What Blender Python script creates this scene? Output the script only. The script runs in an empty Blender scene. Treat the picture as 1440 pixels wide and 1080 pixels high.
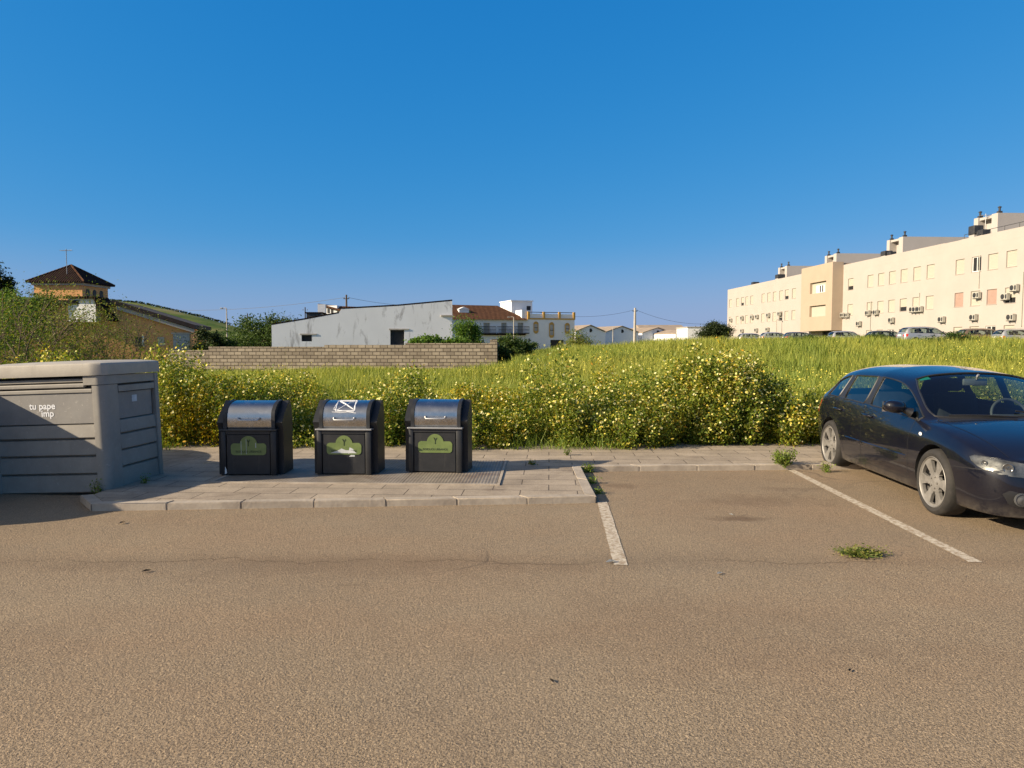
import bpy, bmesh, math, random
import numpy as np
from mathutils import Vector, Matrix
from mathutils.bvhtree import BVHTree
R = math.radians
rng = np.random.default_rng(7)
random.seed(7)
scene = bpy.context.scene
COL = scene.collection
ALPHA = math.atan(56 / 1000.0)
CAMH = 1.62

# ------------------------------------------------------------------ layout helpers
def ray(px, py):
    u = (px - 720) / 1000.0; v = (py - 540) / 1000.0
    ca, sa = math.cos(ALPHA), math.sin(ALPHA)
    return (u, ca - v * sa, -sa - v * ca)
def P(px, py, Y):
    d = ray(px, py); t = Y / d[1]
    return Vector((d[0] * t, Y, CAMH + d[2] * t))
def G(px, py, z=0.0):
    d = ray(px, py); t = (z - CAMH) / d[2]
    return Vector((d[0] * t, d[1] * t, z))
def onplane(px, py, ox, oy, ux, uy):
    """photo pixel -> (u along the facade, z) on the vertical plane through (ox,oy) with direction (ux,uy)"""
    d = ray(px, py)
    det = d[0] * (-uy) + ux * d[1]
    t = (ox * (-uy) + ux * oy) / det
    x, y = d[0] * t, d[1] * t
    return (x - ox) * ux + (y - oy) * uy, CAMH + d[2] * t

# ------------------------------------------------------------------ scene tree helpers
def link(o): COL.objects.link(o); return o
def tag(o, label=None, cat=None, group=None, kind=None):
    if label: o["label"] = label
    if cat: o["category"] = cat
    if group: o["group"] = group
    if kind: o["kind"] = kind
    return o
def empty(name, loc=(0, 0, 0), rz=0.0, label=None, cat=None, group=None):
    o = link(bpy.data.objects.new(name, None)); o.location = loc; o.rotation_euler = (0, 0, rz)
    o.empty_display_size = 0.2
    return tag(o, label, cat, group)
def copy_tree(o, parent=None):
    c = o.copy(); link(c)
    if parent: c.parent = parent
    for ch in list(o.children): copy_tree(ch, c)
    return c
def finish(name, me, mats, parent=None, smooth=None):
    for m in (mats if isinstance(mats, (list, tuple)) else [mats]): me.materials.append(m)
    o = link(bpy.data.objects.new(name, me))
    if parent: o.parent = parent
    if smooth is not None:
        me.polygons.foreach_set("use_smooth", [True] * len(me.polygons))
        me.set_sharp_from_angle(angle=R(smooth))
    return o
def np_mesh(name, V, F, mats, parent=None, midx=None, smooth=False):
    V = np.asarray(V, dtype=np.float32); F = np.asarray(F, dtype=np.int32)
    me = bpy.data.meshes.new(name); n, k = F.shape
    me.vertices.add(len(V)); me.vertices.foreach_set("co", V.ravel())
    me.loops.add(n * k); me.loops.foreach_set("vertex_index", F.ravel())
    me.polygons.add(n)
    me.polygons.foreach_set("loop_start", np.arange(0, n * k, k, dtype=np.int32))
    if midx is not None: me.polygons.foreach_set("material_index", np.asarray(midx, dtype=np.int32))
    me.update(calc_edges=True)
    if smooth: me.polygons.foreach_set("use_smooth", [True] * n)
    return finish(name, me, mats, parent)

class MB:
    """collects shapes, then links them as ONE mesh object"""
    def __init__(s): s.v = []; s.f = []; s.m = []; s.mi = 0
    def add(s, vs, fs):
        b = len(s.v); s.v += [tuple(x) for x in vs]
        for f in fs: s.f.append(tuple(i + b for i in f)); s.m.append(s.mi)
    def mat(s, i): s.mi = i; return s
    def xf(s, M, start=0):
        for i in range(start, len(s.v)): s.v[i] = tuple(M @ Vector(s.v[i]))
        return s
    def box(s, x0, x1, y0, y1, z0, z1):
        s.add([(x0,y0,z0),(x1,y0,z0),(x1,y1,z0),(x0,y1,z0),(x0,y0,z1),(x1,y0,z1),(x1,y1,z1),(x0,y1,z1)],
              [(0,3,2,1),(4,5,6,7),(0,1,5,4),(1,2,6,5),(2,3,7,6),(3,0,4,7)]); return s
    def bbox(s, x0, x1, y0, y1, z0, z1, b=0.01):
        bm = bmesh.new(); bmesh.ops.create_cube(bm, size=1)
        for v in bm.verts: v.co = Vector(((x0+x1)/2 + v.co.x*(x1-x0), (y0+y1)/2 + v.co.y*(y1-y0), (z0+z1)/2 + v.co.z*(z1-z0)))
        bmesh.ops.bevel(bm, geom=bm.edges[:], offset=b, segments=2, affect='EDGES', profile=0.5)
        s.bm(bm); return s
    def bm(s, bm):
        bm.verts.index_update()
        s.add([v.co[:] for v in bm.verts], [[v.index for v in f.verts] for f in bm.faces]); bm.free()
    def prism(s, pts, axis, a, b):
        """polygon pts (2-D, ccw) extruded along axis 'x','y' or 'z' from a to b"""
        n = len(pts)
        mk = {'x': lambda p, t: (t, p[0], p[1]), 'y': lambda p, t: (p[0], t, p[1]), 'z': lambda p, t: (p[0], p[1], t)}[axis]
        vs = [mk(p, a) for p in pts] + [mk(p, b) for p in pts]
        fs = [tuple(range(n))[::-1], tuple(range(n, 2*n))] + [(i, (i+1) % n, n + (i+1) % n, n + i) for i in range(n)]
        if axis == 'y': fs = [f[::-1] for f in fs]
        s.add(vs, fs); return s
    def tube(s, pts, rad, n=8, cap=True):
        pts = [Vector(p) for p in pts]; k = len(pts)
        rad = [rad] * k if not hasattr(rad, '__len__') else rad
        vs = []; prev = None
        for i, p in enumerate(pts):
            t = (pts[min(i+1, k-1)] - pts[max(i-1, 0)]).normalized()
            if prev is None: nrm = t.orthogonal().normalized()
            else:
                nrm = prev - t * prev.dot(t)
                nrm = nrm.normalized() if nrm.length > 1e-6 else t.orthogonal().normalized()
            prev = nrm; bn = t.cross(nrm)
            for j in range(n):
                a = 2 * math.pi * j / n
                vs.append(p + (nrm * math.cos(a) + bn * math.sin(a)) * rad[i])
        fs = [(i*n + j, i*n + (j+1) % n, (i+1)*n + (j+1) % n, (i+1)*n + j) for i in range(k-1) for j in range(n)]
        if cap: fs += [tuple(range(n))[::-1], tuple(range((k-1)*n, k*n))]
        s.add(vs, fs); return s
    def lathe(s, prof, n=32, axis='z', c=(0, 0, 0), closed=False):
        """profile of (radius, height) turned about an axis"""
        c = Vector(c); vs = []; k = len(prof)
        for r, h in prof:
            for j in range(n):
                a = 2 * math.pi * j / n; x, y = r * math.cos(a), r * math.sin(a)
                vs.append(c + Vector({'z': (x, y, h), 'y': (x, h, -y), 'x': (h, x, y)}[axis]))
        kk = k if closed else k - 1
        fs = [(i*n + j, i*n + (j+1) % n, ((i+1) % k)*n + (j+1) % n, ((i+1) % k)*n + j) for i in range(kk) for j in range(n)]
        s.add(vs, fs); return s
    def build(s, name, mats, parent=None, world=False, smooth=None):
        off = Vector((0, 0, 0))
        if world and parent: off = Vector(parent.location) if parent.parent is None else Vector(parent.parent.location)
        me = bpy.data.meshes.new(name)
        me.from_pydata([tuple(Vector(v) - off) for v in s.v], [], s.f)
        me.polygons.foreach_set("material_index", s.m); me.update()
        return finish(name, me, mats, parent, smooth)

def text_mesh(name, txt, size, mat, parent, loc, rot=(math.pi/2, 0, 0), bold=0.0, sx=1.0):
    cu = bpy.data.curves.new(name, 'FONT'); cu.body = txt; cu.size = size; cu.align_x = 'CENTER'; cu.align_y = 'CENTER'; cu.offset = bold
    t = link(bpy.data.objects.new(name + "_tmp", cu))
    bpy.context.view_layer.update()
    me = bpy.data.meshes.new_from_object(t.evaluated_get(bpy.context.evaluated_depsgraph_get()))
    bpy.data.objects.remove(t); bpy.data.curves.remove(cu)
    me.name = name; me.materials.clear()
    o = finish(name, me, mat, parent); o.location = loc; o.rotation_euler = rot; o.scale = (sx, 1, 1)
    return o

# ------------------------------------------------------------------ materials
class NT:
    def __init__(s, m):
        m.use_nodes = True; s.t = m.node_tree; s.t.nodes.clear()
        s.out = s.n('ShaderNodeOutputMaterial')
    def n(s, t, **kw):
        x = s.t.nodes.new(t)
        for k, v in kw.items():
            if k[0] == '_': x.inputs[k[1:].replace('_', ' ')].default_value = v
            else: setattr(x, k, v)
        return x
    def l(s, a, b): s.t.links.new(a, b)
    def coord(s, scale=(1, 1, 1), rot=(0, 0, 0), kind='Object', loc=(0, 0, 0)):
        tc = s.n('ShaderNodeTexCoord'); mp = s.n('ShaderNodeMapping')
        mp.inputs['Scale'].default_value = scale; mp.inputs['Rotation'].default_value = rot; mp.inputs['Location'].default_value = loc
        s.l(tc.outputs[kind], mp.inputs[0]); return mp.outputs[0]
    def noise(s, co, scale, detail=4, rough=0.6, dist=0.0):
        x = s.n('ShaderNodeTexNoise'); x.inputs['Scale'].default_value = scale; x.inputs['Detail'].default_value = detail
        x.inputs['Roughness'].default_value = rough; x.inputs['Distortion'].default_value = dist
        s.l(co, x.inputs['Vector']); return x.outputs['Fac']
    def ramp(s, fac, stops):
        x = s.n('ShaderNodeValToRGB'); e = x.color_ramp.elements
        while len(e) > 1: e.remove(e[-1])
        for i, (p, c) in enumerate(stops):
            el = e[0] if i == 0 else e.new(p)
            el.position = p; el.color = (c if len(c) == 4 else (*c, 1)) if hasattr(c, '__len__') else (c, c, c, 1)
        s.l(fac, x.inputs[0]); return x.outputs[0]
    def mix(s, fac, a, b, mode='MIX'):
        x = s.n('ShaderNodeMix', data_type='RGBA', blend_type=mode)
        for v, i in ((fac, 0), (a, 6), (b, 7)):
            if hasattr(v, 'links'): s.l(v, x.inputs[i])
            elif i == 0: x.inputs[0].default_value = v
            else: x.inputs[i].default_value = (*v, 1)
        return x.outputs[2]
    def math(s, op, a, b=None):
        x = s.n('ShaderNodeMath', operation=op)
        for i, v in enumerate((a, b)):
            if v is None: continue
            if hasattr(v, 'links'): s.l(v, x.inputs[i])
            else: x.inputs[i].default_value = v
        return x.outputs[0]
    def bump(s, h, strength=0.3, dist=0.01, normal=None):
        x = s.n('ShaderNodeBump'); x.inputs['Strength'].default_value = strength; x.inputs['Distance'].default_value = dist
        s.l(h, x.inputs['Height'])
        if normal: s.l(normal, x.inputs['Normal'])
        return x.outputs[0]
    def bsdf(s, col, rough=0.7, metal=0.0, normal=None, **kw):
        x = s.n('ShaderNodeBsdfPrincipled')
        for v, k in ((col, 'Base Color'), (rough, 'Roughness'), (metal, 'Metallic')):
            if hasattr(v, 'links'): s.l(v, x.inputs[k])
            else: x.inputs[k].default_value = (*v, 1) if k == 'Base Color' else v
        if normal: s.l(normal, x.inputs['Normal'])
        for k, v in kw.items(): x.inputs[k.replace('_', ' ')].default_value = v
        s.l(x.outputs[0], s.out.inputs[0]); return x
def new(name): m = bpy.data.materials.new(name); return m, NT(m)
def pm(name, c1, c2=None, scale=3.0, rough=0.7, metal=0.0, bump=0.0, bscale=None, bdist=0.01, lo=0.35, hi=0.65, **kw):
    m, t = new(name); co = t.coord()
    c2 = c2 or tuple(min(1, x * 1.25) for x in c1)
    f = t.noise(co, scale, 6, 0.65)
    col = t.ramp(f, [(lo, c1), (hi, c2)])
    nrm = t.bump(t.noise(co, bscale or scale * 6, 5, 0.7), bump, bdist) if bump else None
    t.bsdf(col, rough, metal, nrm, **kw); return m

def leaf_mat(name, stops, trans=0.35, rough=0.6, patch=None, patch2=None):
    m, t = new(name)
    g = t.n('ShaderNodeNewGeometry')
    col = t.ramp(g.outputs['Random Per Island'], stops)
    if patch:
        co = t.coord(kind='Object')
        f = t.ramp(t.noise(co, patch[1], 4, 0.6), [(patch[2], 0.0), (patch[3], 1.0)])
        col = t.mix(f, col, t.mix(1.0, col, patch[0], 'MULTIPLY'))
    if patch2:
        f = t.ramp(t.noise(t.coord(kind='Object', loc=(7, 3, 1)), patch2[1], 4, 0.6), [(patch2[2], 0.0), (patch2[3], 1.0)])
        col = t.mix(f, col, t.mix(1.0, col, patch2[0], 'MULTIPLY'))
    d = t.n('ShaderNodeBsdfDiffuse'); tr = t.n('ShaderNodeBsdfTranslucent'); gl = t.n('ShaderNodeBsdfGlossy', _Roughness=rough)
    t.l(col, d.inputs[0]); t.l(t.mix(1.0, col, (1.15, 1.2, 0.6), 'MULTIPLY'), tr.inputs[0])
    gl.inputs[0].default_value = (0.7, 0.75, 0.6, 1)
    mx = t.n('ShaderNodeMixShader', _Fac=trans); t.l(d.outputs[0], mx.inputs[1]); t.l(tr.outputs[0], mx.inputs[2])
    m2 = t.n('ShaderNodeMixShader', _Fac=0.03); t.l(mx.outputs[0], m2.inputs[1]); t.l(gl.outputs[0], m2.inputs[2])
    t.l(m2.outputs[0], t.out.inputs[0]); return m

def asphalt_mat():
    m, t = new('asphalt'); co = t.coord()
    big = t.noise(co, 0.22, 5, 0.6); mid = t.noise(co, 1.3, 5, 0.65); fine = t.noise(co, 95, 3, 0.75); gr = t.noise(co, 38, 2, 0.6)
    c = t.ramp(big, [(0.3, (0.285, 0.210, 0.132)), (0.5, (0.325, 0.244, 0.156)), (0.72, (0.360, 0.275, 0.175))])
    c = t.mix(t.ramp(mid, [(0.35, 0.0), (0.75, 0.45)]), c, (0.275, 0.198, 0.125))
    # loose and polished aggregate
    vo = t.n('ShaderNodeTexVoronoi', _Scale=150.0); t.l(co, vo.inputs['Vector'])
    sep = t.n('ShaderNodeSeparateColor'); t.l(vo.outputs['Color'], sep.inputs[0])
    c = t.mix(1.0, c, t.ramp(sep.outputs[0], [(0.0, 0.70), (0.45, 0.95), (0.8, 1.08), (1.0, 1.42)]), 'MULTIPLY')
    c = t.mix(1.0, c, t.ramp(fine, [(0.3, 0.84), (0.7, 1.16)]), 'MULTIPLY')
    # stains
    sv = t.coord(scale=(0.55, 1.3, 1), loc=(3.1, 0.4, 0))
    st = t.ramp(t.noise(sv, 1.1, 5, 0.7), [(0.62, 0.0), (0.76, 0.5)])
    c = t.mix(st, c, (0.13, 0.09, 0.06))
    pit = t.math('MULTIPLY', t.ramp(t.noise(co, 95, 3, 0.65), [(0.35, 1.0), (0.45, 0.0)]), 0.5)
    c = t.mix(pit, c, (0.10, 0.07, 0.045))
    # the long joint where two layers meet
    sxy = t.n('ShaderNodeSeparateXYZ'); t.l(co, sxy.inputs[0])
    wob = t.math('MULTIPLY', t.math('SUBTRACT', t.noise(t.coord(scale=(1, 0.02, 1)), 1.1, 6, 0.7), 0.5), 0.75)
    jl = t.math('ABSOLUTE', t.math('SUBTRACT', sxy.outputs[1], t.math('ADD', wob, 5.22)))
    jm = t.math('MULTIPLY', t.ramp(jl, [(0.0, 0.75), (0.014, 0.0)]), t.ramp(t.noise(co, 0.7, 3, 0.6), [(0.40, 0.0), (0.52, 1.0)]))
    c = t.mix(jm, c, (0.09, 0.062, 0.04))
    c = t.mix(t.ramp(jl, [(0.0, 0.28), (0.28, 0.0)]), c, (0.17, 0.115, 0.07))
    # rosy and greyish drifts of wear, oily patches in the empty bay
    c = t.mix(1.0, c, t.ramp(t.noise(t.coord(scale=(0.5, 1, 1)), 0.55, 4, 0.6), [(0.33, (1.03, 0.98, 0.95)), (0.5, (1.0, 1.0, 1.0)), (0.67, (0.93, 0.96, 1.0))]), 'MULTIPLY')
    for bx, by, rx, ry, am in ((2.15, 6.55, 0.38, 0.14, 0.75), (2.55, 7.3, 0.9, 0.35, 0.4), (1.2, 8.1, 0.5, 0.2, 0.45), (3.1, 7.9, 0.5, 0.14, 0.4), (-1.5, 5.1, 2.2, 0.35, 0.25), (1.0, 3.9, 1.5, 0.7, 0.18), (-3.2, 3.6, 1.2, 0.6, 0.18)):
        mp = t.coord(scale=(1/rx, 1/ry, 0), loc=(-bx/rx, -by/ry, 0)); ln = t.n('ShaderNodeVectorMath', operation='LENGTH'); t.l(mp, ln.inputs[0])
        e = t.math('ADD', ln.outputs['Value'], t.math('MULTIPLY', t.math('SUBTRACT', t.noise(co, 3.2, 5, 0.7), 0.5), 2.6))
        c = t.mix(t.ramp(e, [(0.25, am), (1.0, 0.0)]), c, (0.15, 0.098, 0.06))
    # hairline cracks
    wv = t.n('ShaderNodeMix', data_type='VECTOR'); wv.inputs[0].default_value = 0.22
    nz = t.n('ShaderNodeTexNoise', _Scale=1.6, _Detail=6.0); t.l(co, nz.inputs['Vector'])
    t.l(co, wv.inputs[4]); t.l(nz.outputs['Color'], wv.inputs[5])
    vc = t.n('ShaderNodeTexVoronoi', feature='DISTANCE_TO_EDGE', _Scale=0.42); t.l(wv.outputs[1], vc.inputs['Vector'])
    cr = t.ramp(vc.outputs['Distance'], [(0.0, 1.0), (0.006, 0.0)])
    cr = t.math('MULTIPLY', cr, t.ramp(t.noise(co, 0.35, 2), [(0.5, 0.0), (0.66, 0.6)]))
    c = t.mix(cr, c, (0.10, 0.07, 0.05))
    h = t.math('ADD', t.math('MULTIPLY', sep.outputs[1], 0.6), t.math('ADD', gr, fine))
    h = t.math('SUBTRACT', h, t.math('MULTIPLY', cr, 1.5))
    h = t.math('SUBTRACT', h, t.math('MULTIPLY', pit, 1.3)); nrm = t.bump(h, 0.75, 0.011)
    nrm = t.bump(mid, 0.25, 0.05, nrm)
    t.bsdf(c, 0.85, 0, nrm, Specular_IOR_Level=0.25); return m

def slab_mat(name, bw, bh, c1, c2, mortar, rot=0.0, off=0.5):
    m, t = new(name); co = t.coord(rot=(0, 0, rot))
    b = t.n('ShaderNodeTexBrick', offset=off, _Scale=1.0, _Mortar_Size=0.006, _Mortar_Smooth=0.3, _Bias=0.0)
    b.inputs['Brick Width'].default_value = bw; b.inputs['Row Height'].default_value = bh
    b.inputs['Color1'].default_value = (*c1, 1); b.inputs['Color2'].default_value = (*c2, 1); b.inputs['Mortar'].default_value = (*mortar, 1)
    t.l(co, b.inputs['Vector'])
    c = t.mix(1.0, b.outputs['Color'], t.ramp(t.noise(co, 2.2, 6, 0.7), [(0.3, 0.72), (0.7, 1.15)]), 'MULTIPLY')
    c = t.mix(t.ramp(t.noise(co, 0.9, 5, 0.7, 0.5), [(0.57, 0.0), (0.7, 0.5)]), c, (0.12, 0.085, 0.06))
    c = t.mix(1.0, c, t.ramp(t.noise(co, 70, 3, 0.7), [(0.3, 0.8), (0.7, 1.18)]), 'MULTIPLY')
    h = t.math('SUBTRACT', t.math('MULTIPLY', t.noise(co, 60, 3, 0.7), 0.25), b.outputs['Fac'])
    t.bsdf(c, 0.85, 0, t.bump(h, 0.6, 0.008), Specular_IOR_Level=0.25); return m

def block_mat():
    m, t = new('concrete_block'); co = t.coord()
    sp = t.n('ShaderNodeSeparateXYZ'); t.l(co, sp.inputs[0])
    cb = t.n('ShaderNodeCombineXYZ'); t.l(t.math('ADD', sp.outputs[0], sp.outputs[1]), cb.inputs[0]); t.l(sp.outputs[2], cb.inputs[1])
    b = t.n('ShaderNodeTexBrick', _Scale=1.0, _Mortar_Size=0.02, _Mortar_Smooth=0.2, _Bias=-0.1)
    b.inputs['Brick Width'].default_value = 0.42; b.inputs['Row Height'].default_value = 0.21
    b.inputs['Color1'].default_value = (0.37, 0.305, 0.225, 1); b.inputs['Color2'].default_value = (0.235, 0.19, 0.14, 1); b.inputs['Mortar'].default_value = (0.10, 0.078, 0.055, 1)
    t.l(cb.outputs[0], b.inputs['Vector'])
    c = t.mix(1.0, b.outputs['Color'], t.ramp(t.noise(co, 1.5, 6, 0.7), [(0.3, 0.8), (0.7, 1.15)]), 'MULTIPLY')
    h = t.math('SUBTRACT', t.math('MULTIPLY', t.noise(co, 25, 3), 0.3), b.outputs['Fac'])
    t.bsdf(c, 0.9, 0, t.bump(h, 0.8, 0.03), Specular_IOR_Level=0.2); return m

def plaster_mat(name, c, dirt=(0.12, 0.10, 0.085), amount=0.5, streak=True):
    m, t = new(name); co = t.coord(); cs = t.coord(scale=(1, 1, 0.25))
    col = t.mix(t.ramp(t.noise(co, 0.6, 5, 0.6), [(0.35, 0.0), (0.7, 0.35)]), c, tuple(x * 0.8 for x in c))
    if amount:
        col = t.mix(t.ramp(t.noise(cs, 1.3, 7, 0.72, 0.4), [(0.56, 0.0), (0.70, amount)]), col, dirt)
    t.bsdf(col, 0.9, 0, t.bump(t.noise(co, 12, 5, 0.7), 0.25, 0.02), Specular_IOR_Level=0.2); return m

def tile_mat(name, c1, c2, axis=0):
    m, t = new(name); co = t.coord()
    w = t.n('ShaderNodeTexWave', wave_type='BANDS', bands_direction='X' if axis == 0 else 'Y', _Scale=1.6, _Distortion=0.3, _Detail=1.0); t.l(co, w.inputs['Vector'])
    c = t.ramp(t.noise(co, 2.0, 7, 0.75), [(0.3, c1), (0.7, c2)])
    c = t.mix(1.0, c, t.ramp(w.outputs['Fac'], [(0.0, 0.55), (0.5, 1.05)]), 'MULTIPLY')
    t.bsdf(c, 0.95, 0, t.bump(w.outputs['Fac'], 0.7, 0.06), Specular_IOR_Level=0.05); return m

def glass_mat(name, tint=(0.55, 0.62, 0.6), refl=1.0):
    m, t = new(name)
    lw = t.n('ShaderNodeLayerWeight'); fr = t.n('ShaderNodeMath', operation='MULTIPLY_ADD'); t.l(t.math('POWER', lw.outputs['Facing'], 4.0), fr.inputs[0]); fr.inputs[1].default_value = 0.92; fr.inputs[2].default_value = 0.05; tr = t.n('ShaderNodeBsdfTransparent'); tr.inputs[0].default_value = (*tint, 1)
    gl = t.n('ShaderNodeBsdfGlossy', _Roughness=0.02)
    mx = t.n('ShaderNodeMixShader'); t.l(t.math('MULTIPLY', fr.outputs[0], refl), mx.inputs[0]); t.l(tr.outputs[0], mx.inputs[1]); t.l(gl.outputs[0], mx.inputs[2])
    t.l(mx.outputs[0], t.out.inputs[0]); return m

def paint_mat(name, c, metal=0.35, rough=0.32, dust=0.12):
    m, t = new(name); co = t.coord()
    f = t.ramp(t.noise(co, 3.0, 6, 0.7), [(0.4, 0.0), (0.8, dust)])
    sp = t.n('ShaderNodeSeparateXYZ'); t.l(co, sp.inputs[0])
    low = t.ramp(sp.outputs[2], [(0.15, 0.35), (0.30, 0.0)])           # road dirt on the sills
    low = t.math('MULTIPLY', low, t.ramp(t.noise(co, 9.0, 5, 0.7), [(0.35, 0.1), (0.65, 1.0)]))
    col = t.mix(t.math('ADD', f, low), c, (0.22, 0.19, 0.15))
    r = t.math('ADD', t.math('MULTIPLY', low, 0.5), rough)
    b = t.bsdf(col, r, metal, t.bump(t.noise(co, 900, 2), 0.02, 0.001), Coat_Weight=1.0, Coat_Roughness=0.03, Specular_IOR_Level=0.15); return m

M = {}
M['asphalt'] = asphalt_mat()
M['slab'] = slab_mat('paving_slab', 0.60, 0.30, (0.38, 0.31, 0.23), (0.325, 0.265, 0.198), (0.10, 0.08, 0.06), R(3))
M['slab_small'] = slab_mat('paving_tile', 0.40, 0.40, (0.33, 0.28, 0.22), (0.30, 0.25, 0.20), (0.17, 0.14, 0.105), R(1), 0.0)
M['kerb'] = pm('kerb_concrete', (0.29, 0.24, 0.185), (0.43, 0.365, 0.285), 4, 0.9, bump=0.5, bscale=30)
M['line'] = pm('worn_road_paint', (0.31, 0.23, 0.15), (0.54, 0.47, 0.36), 24, 0.85, bump=0.6, bscale=90, lo=0.40, hi=0.56)
M['block'] = block_mat()
M['soil'] = pm('field_soil', (0.07, 0.065, 0.02), (0.14, 0.13, 0.035), 0.8, 0.95, bump=0.5, bscale=8)
M['white_plaster'] = plaster_mat('white_plaster', (0.78, 0.77, 0.76), amount=0.0)
M['old_white'] = plaster_mat('old_whitewash', (0.80, 0.80, 0.80), (0.22, 0.20, 0.19), 0.75)
M['cream'] = plaster_mat('cream_render', (0.405, 0.362, 0.325), amount=0.0)
M['peach'] = plaster_mat('peach_render', (0.40, 0.315, 0.235), amount=0.0)
M['offwhite'] = plaster_mat('offwhite_render', (0.42, 0.385, 0.35), amount=0.1)
M['orange'] = plaster_mat('orange_render', (0.66, 0.34, 0.14), amount=0.1)
M['brown_tile'] = tile_mat('brown_roof_tile', (0.07, 0.035, 0.022), (0.15, 0.075, 0.042))
M['dark_tile'] = tile_mat('dark_roof_tile', (0.014, 0.009, 0.008), (0.032, 0.018, 0.014))
M['dark_roof'] = pm('dark_wing_roof', (0.02, 0.014, 0.014), (0.05, 0.03, 0.025), 1.5, 0.9, bump=0.5, bscale=6)
M['tan_roof'] = pm('tan_sheet_roof', (0.26, 0.2, 0.14), (0.36, 0.28, 0.2), 0.6, 0.8)
M['ochre'] = pm('ochre_trim', (0.48, 0.27, 0.06), (0.55, 0.33, 0.09), 2, 0.8)
M['dark'] = pm('dark_opening', (0.008, 0.008, 0.009), (0.015, 0.014, 0.014), 2, 0.6)
M['black_plastic'] = pm('black_plastic', (0.012, 0.012, 0.013), (0.02, 0.02, 0.021), 6, 0.45)
M['rubber'] = pm('tyre_rubber', (0.014, 0.013, 0.012), (0.032, 0.028, 0.024), 7, 0.85, bump=0.3, bscale=60)
M['shutter'] = plaster_mat('cream_shutter', (0.43, 0.395, 0.325), amount=0.0)
M['shutter_pink'] = pm('pink_shutter', (0.34, 0.22, 0.17), (0.38, 0.25, 0.2), 2, 0.7)
M['grey_metal'] = pm('grey_metal', (0.30, 0.30, 0.30), (0.38, 0.38, 0.37), 4, 0.5, 0.6)
M['dark_metal'] = pm('dark_metal', (0.03, 0.03, 0.032), (0.06, 0.058, 0.055), 4, 0.5, 0.3)
M['white_paint'] = pm('white_paint', (0.68, 0.66, 0.62), (0.78, 0.76, 0.72), 3, 0.5)
M['aircon'] = pm('aircon_casing', (0.34, 0.32, 0.28), (0.42, 0.40, 0.34), 3, 0.5)
M['concrete'] = pm('pale_concrete', (0.36, 0.32, 0.27), (0.46, 0.42, 0.36), 2, 0.9, bump=0.2)
M['wood'] = pm('bark', (0.07, 0.05, 0.035), (0.13, 0.095, 0.065), 8, 0.9, bump=0.5)
M['twig'] = pm('twig_bark', (0.11, 0.075, 0.045), (0.18, 0.13, 0.085), 8, 0.9)
M['glass'] = glass_mat('car_glass', (0.55, 0.63, 0.61), 1.25)
M['clear'] = glass_mat('lamp_glass', (0.9, 0.9, 0.88))
M['chrome'] = pm('chrome', (0.75, 0.75, 0.75), (0.85, 0.85, 0.85), 4, 0.12, 1.0)
M['alloy'] = pm('alloy_wheel', (0.17, 0.16, 0.145), (0.28, 0.265, 0.245), 7, 0.5, 0.35)
M['cabin'] = pm('cabin_fabric', (0.02, 0.021, 0.024), (0.035, 0.036, 0.04), 10, 0.9)
M['red_lens'] = pm('red_lens', (0.35, 0.02, 0.012), (0.45, 0.03, 0.02), 4, 0.15)
M['blue_paint'] = paint_mat('dark_blue_paint', (0.003, 0.0034, 0.0085), 0.0, 0.4, 0.015)
M['silver_paint'] = paint_mat('silver_paint', (0.42, 0.42, 0.41), 0.6, 0.35, 0.05)
M['white_car'] = paint_mat('white_car_paint', (0.72, 0.70, 0.66), 0.0, 0.4, 0.05)
M['brown_paint'] = paint_mat('bronze_car_paint', (0.20, 0.135, 0.085), 0.5, 0.35, 0.05)
M['grey_paint'] = paint_mat('grey_car_paint', (0.10, 0.105, 0.11), 0.5, 0.35, 0.05)
M['green_car'] = paint_mat('dark_green_paint', (0.012, 0.02, 0.016), 0.4, 0.35, 0.05)
# ------------------------------------------------------------------ camera, sun, sky
cam = bpy.data.cameras.new('camera'); cam.sensor_width = 36; cam.lens = 25.0; cam.clip_end = 5000; cam.clip_start = 0.05
co_ = link(bpy.data.objects.new('camera', cam)); co_.location = (0, 0, CAMH); co_.rotation_euler = (math.pi/2 - ALPHA, 0, 0)
scene.camera = co_
BETA, ELEV = R(18.5), R(24.0)
L = Vector((math.cos(BETA) * math.cos(ELEV), math.sin(BETA) * math.cos(ELEV), -math.sin(ELEV)))
sun = bpy.data.lights.new('sun', 'SUN'); sun.energy = 4.9; sun.angle = R(0.5); sun.color = (1.0, 0.85, 0.64)
so = link(bpy.data.objects.new('sun', sun)); so.rotation_euler = L.to_track_quat('-Z', 'Y').to_euler(); so.location = (-30, -8, 20)
w = bpy.data.worlds.new('World'); scene.world = w; w.use_nodes = True
nt = w.node_tree; nt.nodes.clear()
sky = nt.nodes.new('ShaderNodeTexSky'); sky.sky_type = 'NISHITA'; sky.sun_disc = False
sky.sun_elevation = ELEV; sky.sun_rotation = math.atan2(-L.x, -L.y)
sky.air_density = 1.0; sky.dust_density = 0.3; sky.ozone_density = 2.5; sky.altitude = 0
EXPO = 0.85
def wn(op, a, b):
    x = nt.nodes.new('ShaderNodeMath'); x.operation = op
    nt.links.new(a, x.inputs[0]); x.inputs[1].default_value = b; return x.outputs[0]
sp_ = nt.nodes.new('ShaderNodeSeparateColor'); cb_ = nt.nodes.new('ShaderNodeCombineColor')
nt.links.new(sky.outputs[0], sp_.inputs[0])
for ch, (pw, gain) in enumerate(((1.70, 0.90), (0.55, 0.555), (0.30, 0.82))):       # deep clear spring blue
    nt.links.new(wn('MULTIPLY', wn('POWER', wn('MULTIPLY', sp_.outputs[ch], 0.094), pw), gain / (0.06 * 2 ** EXPO)), cb_.inputs[ch])
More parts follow.
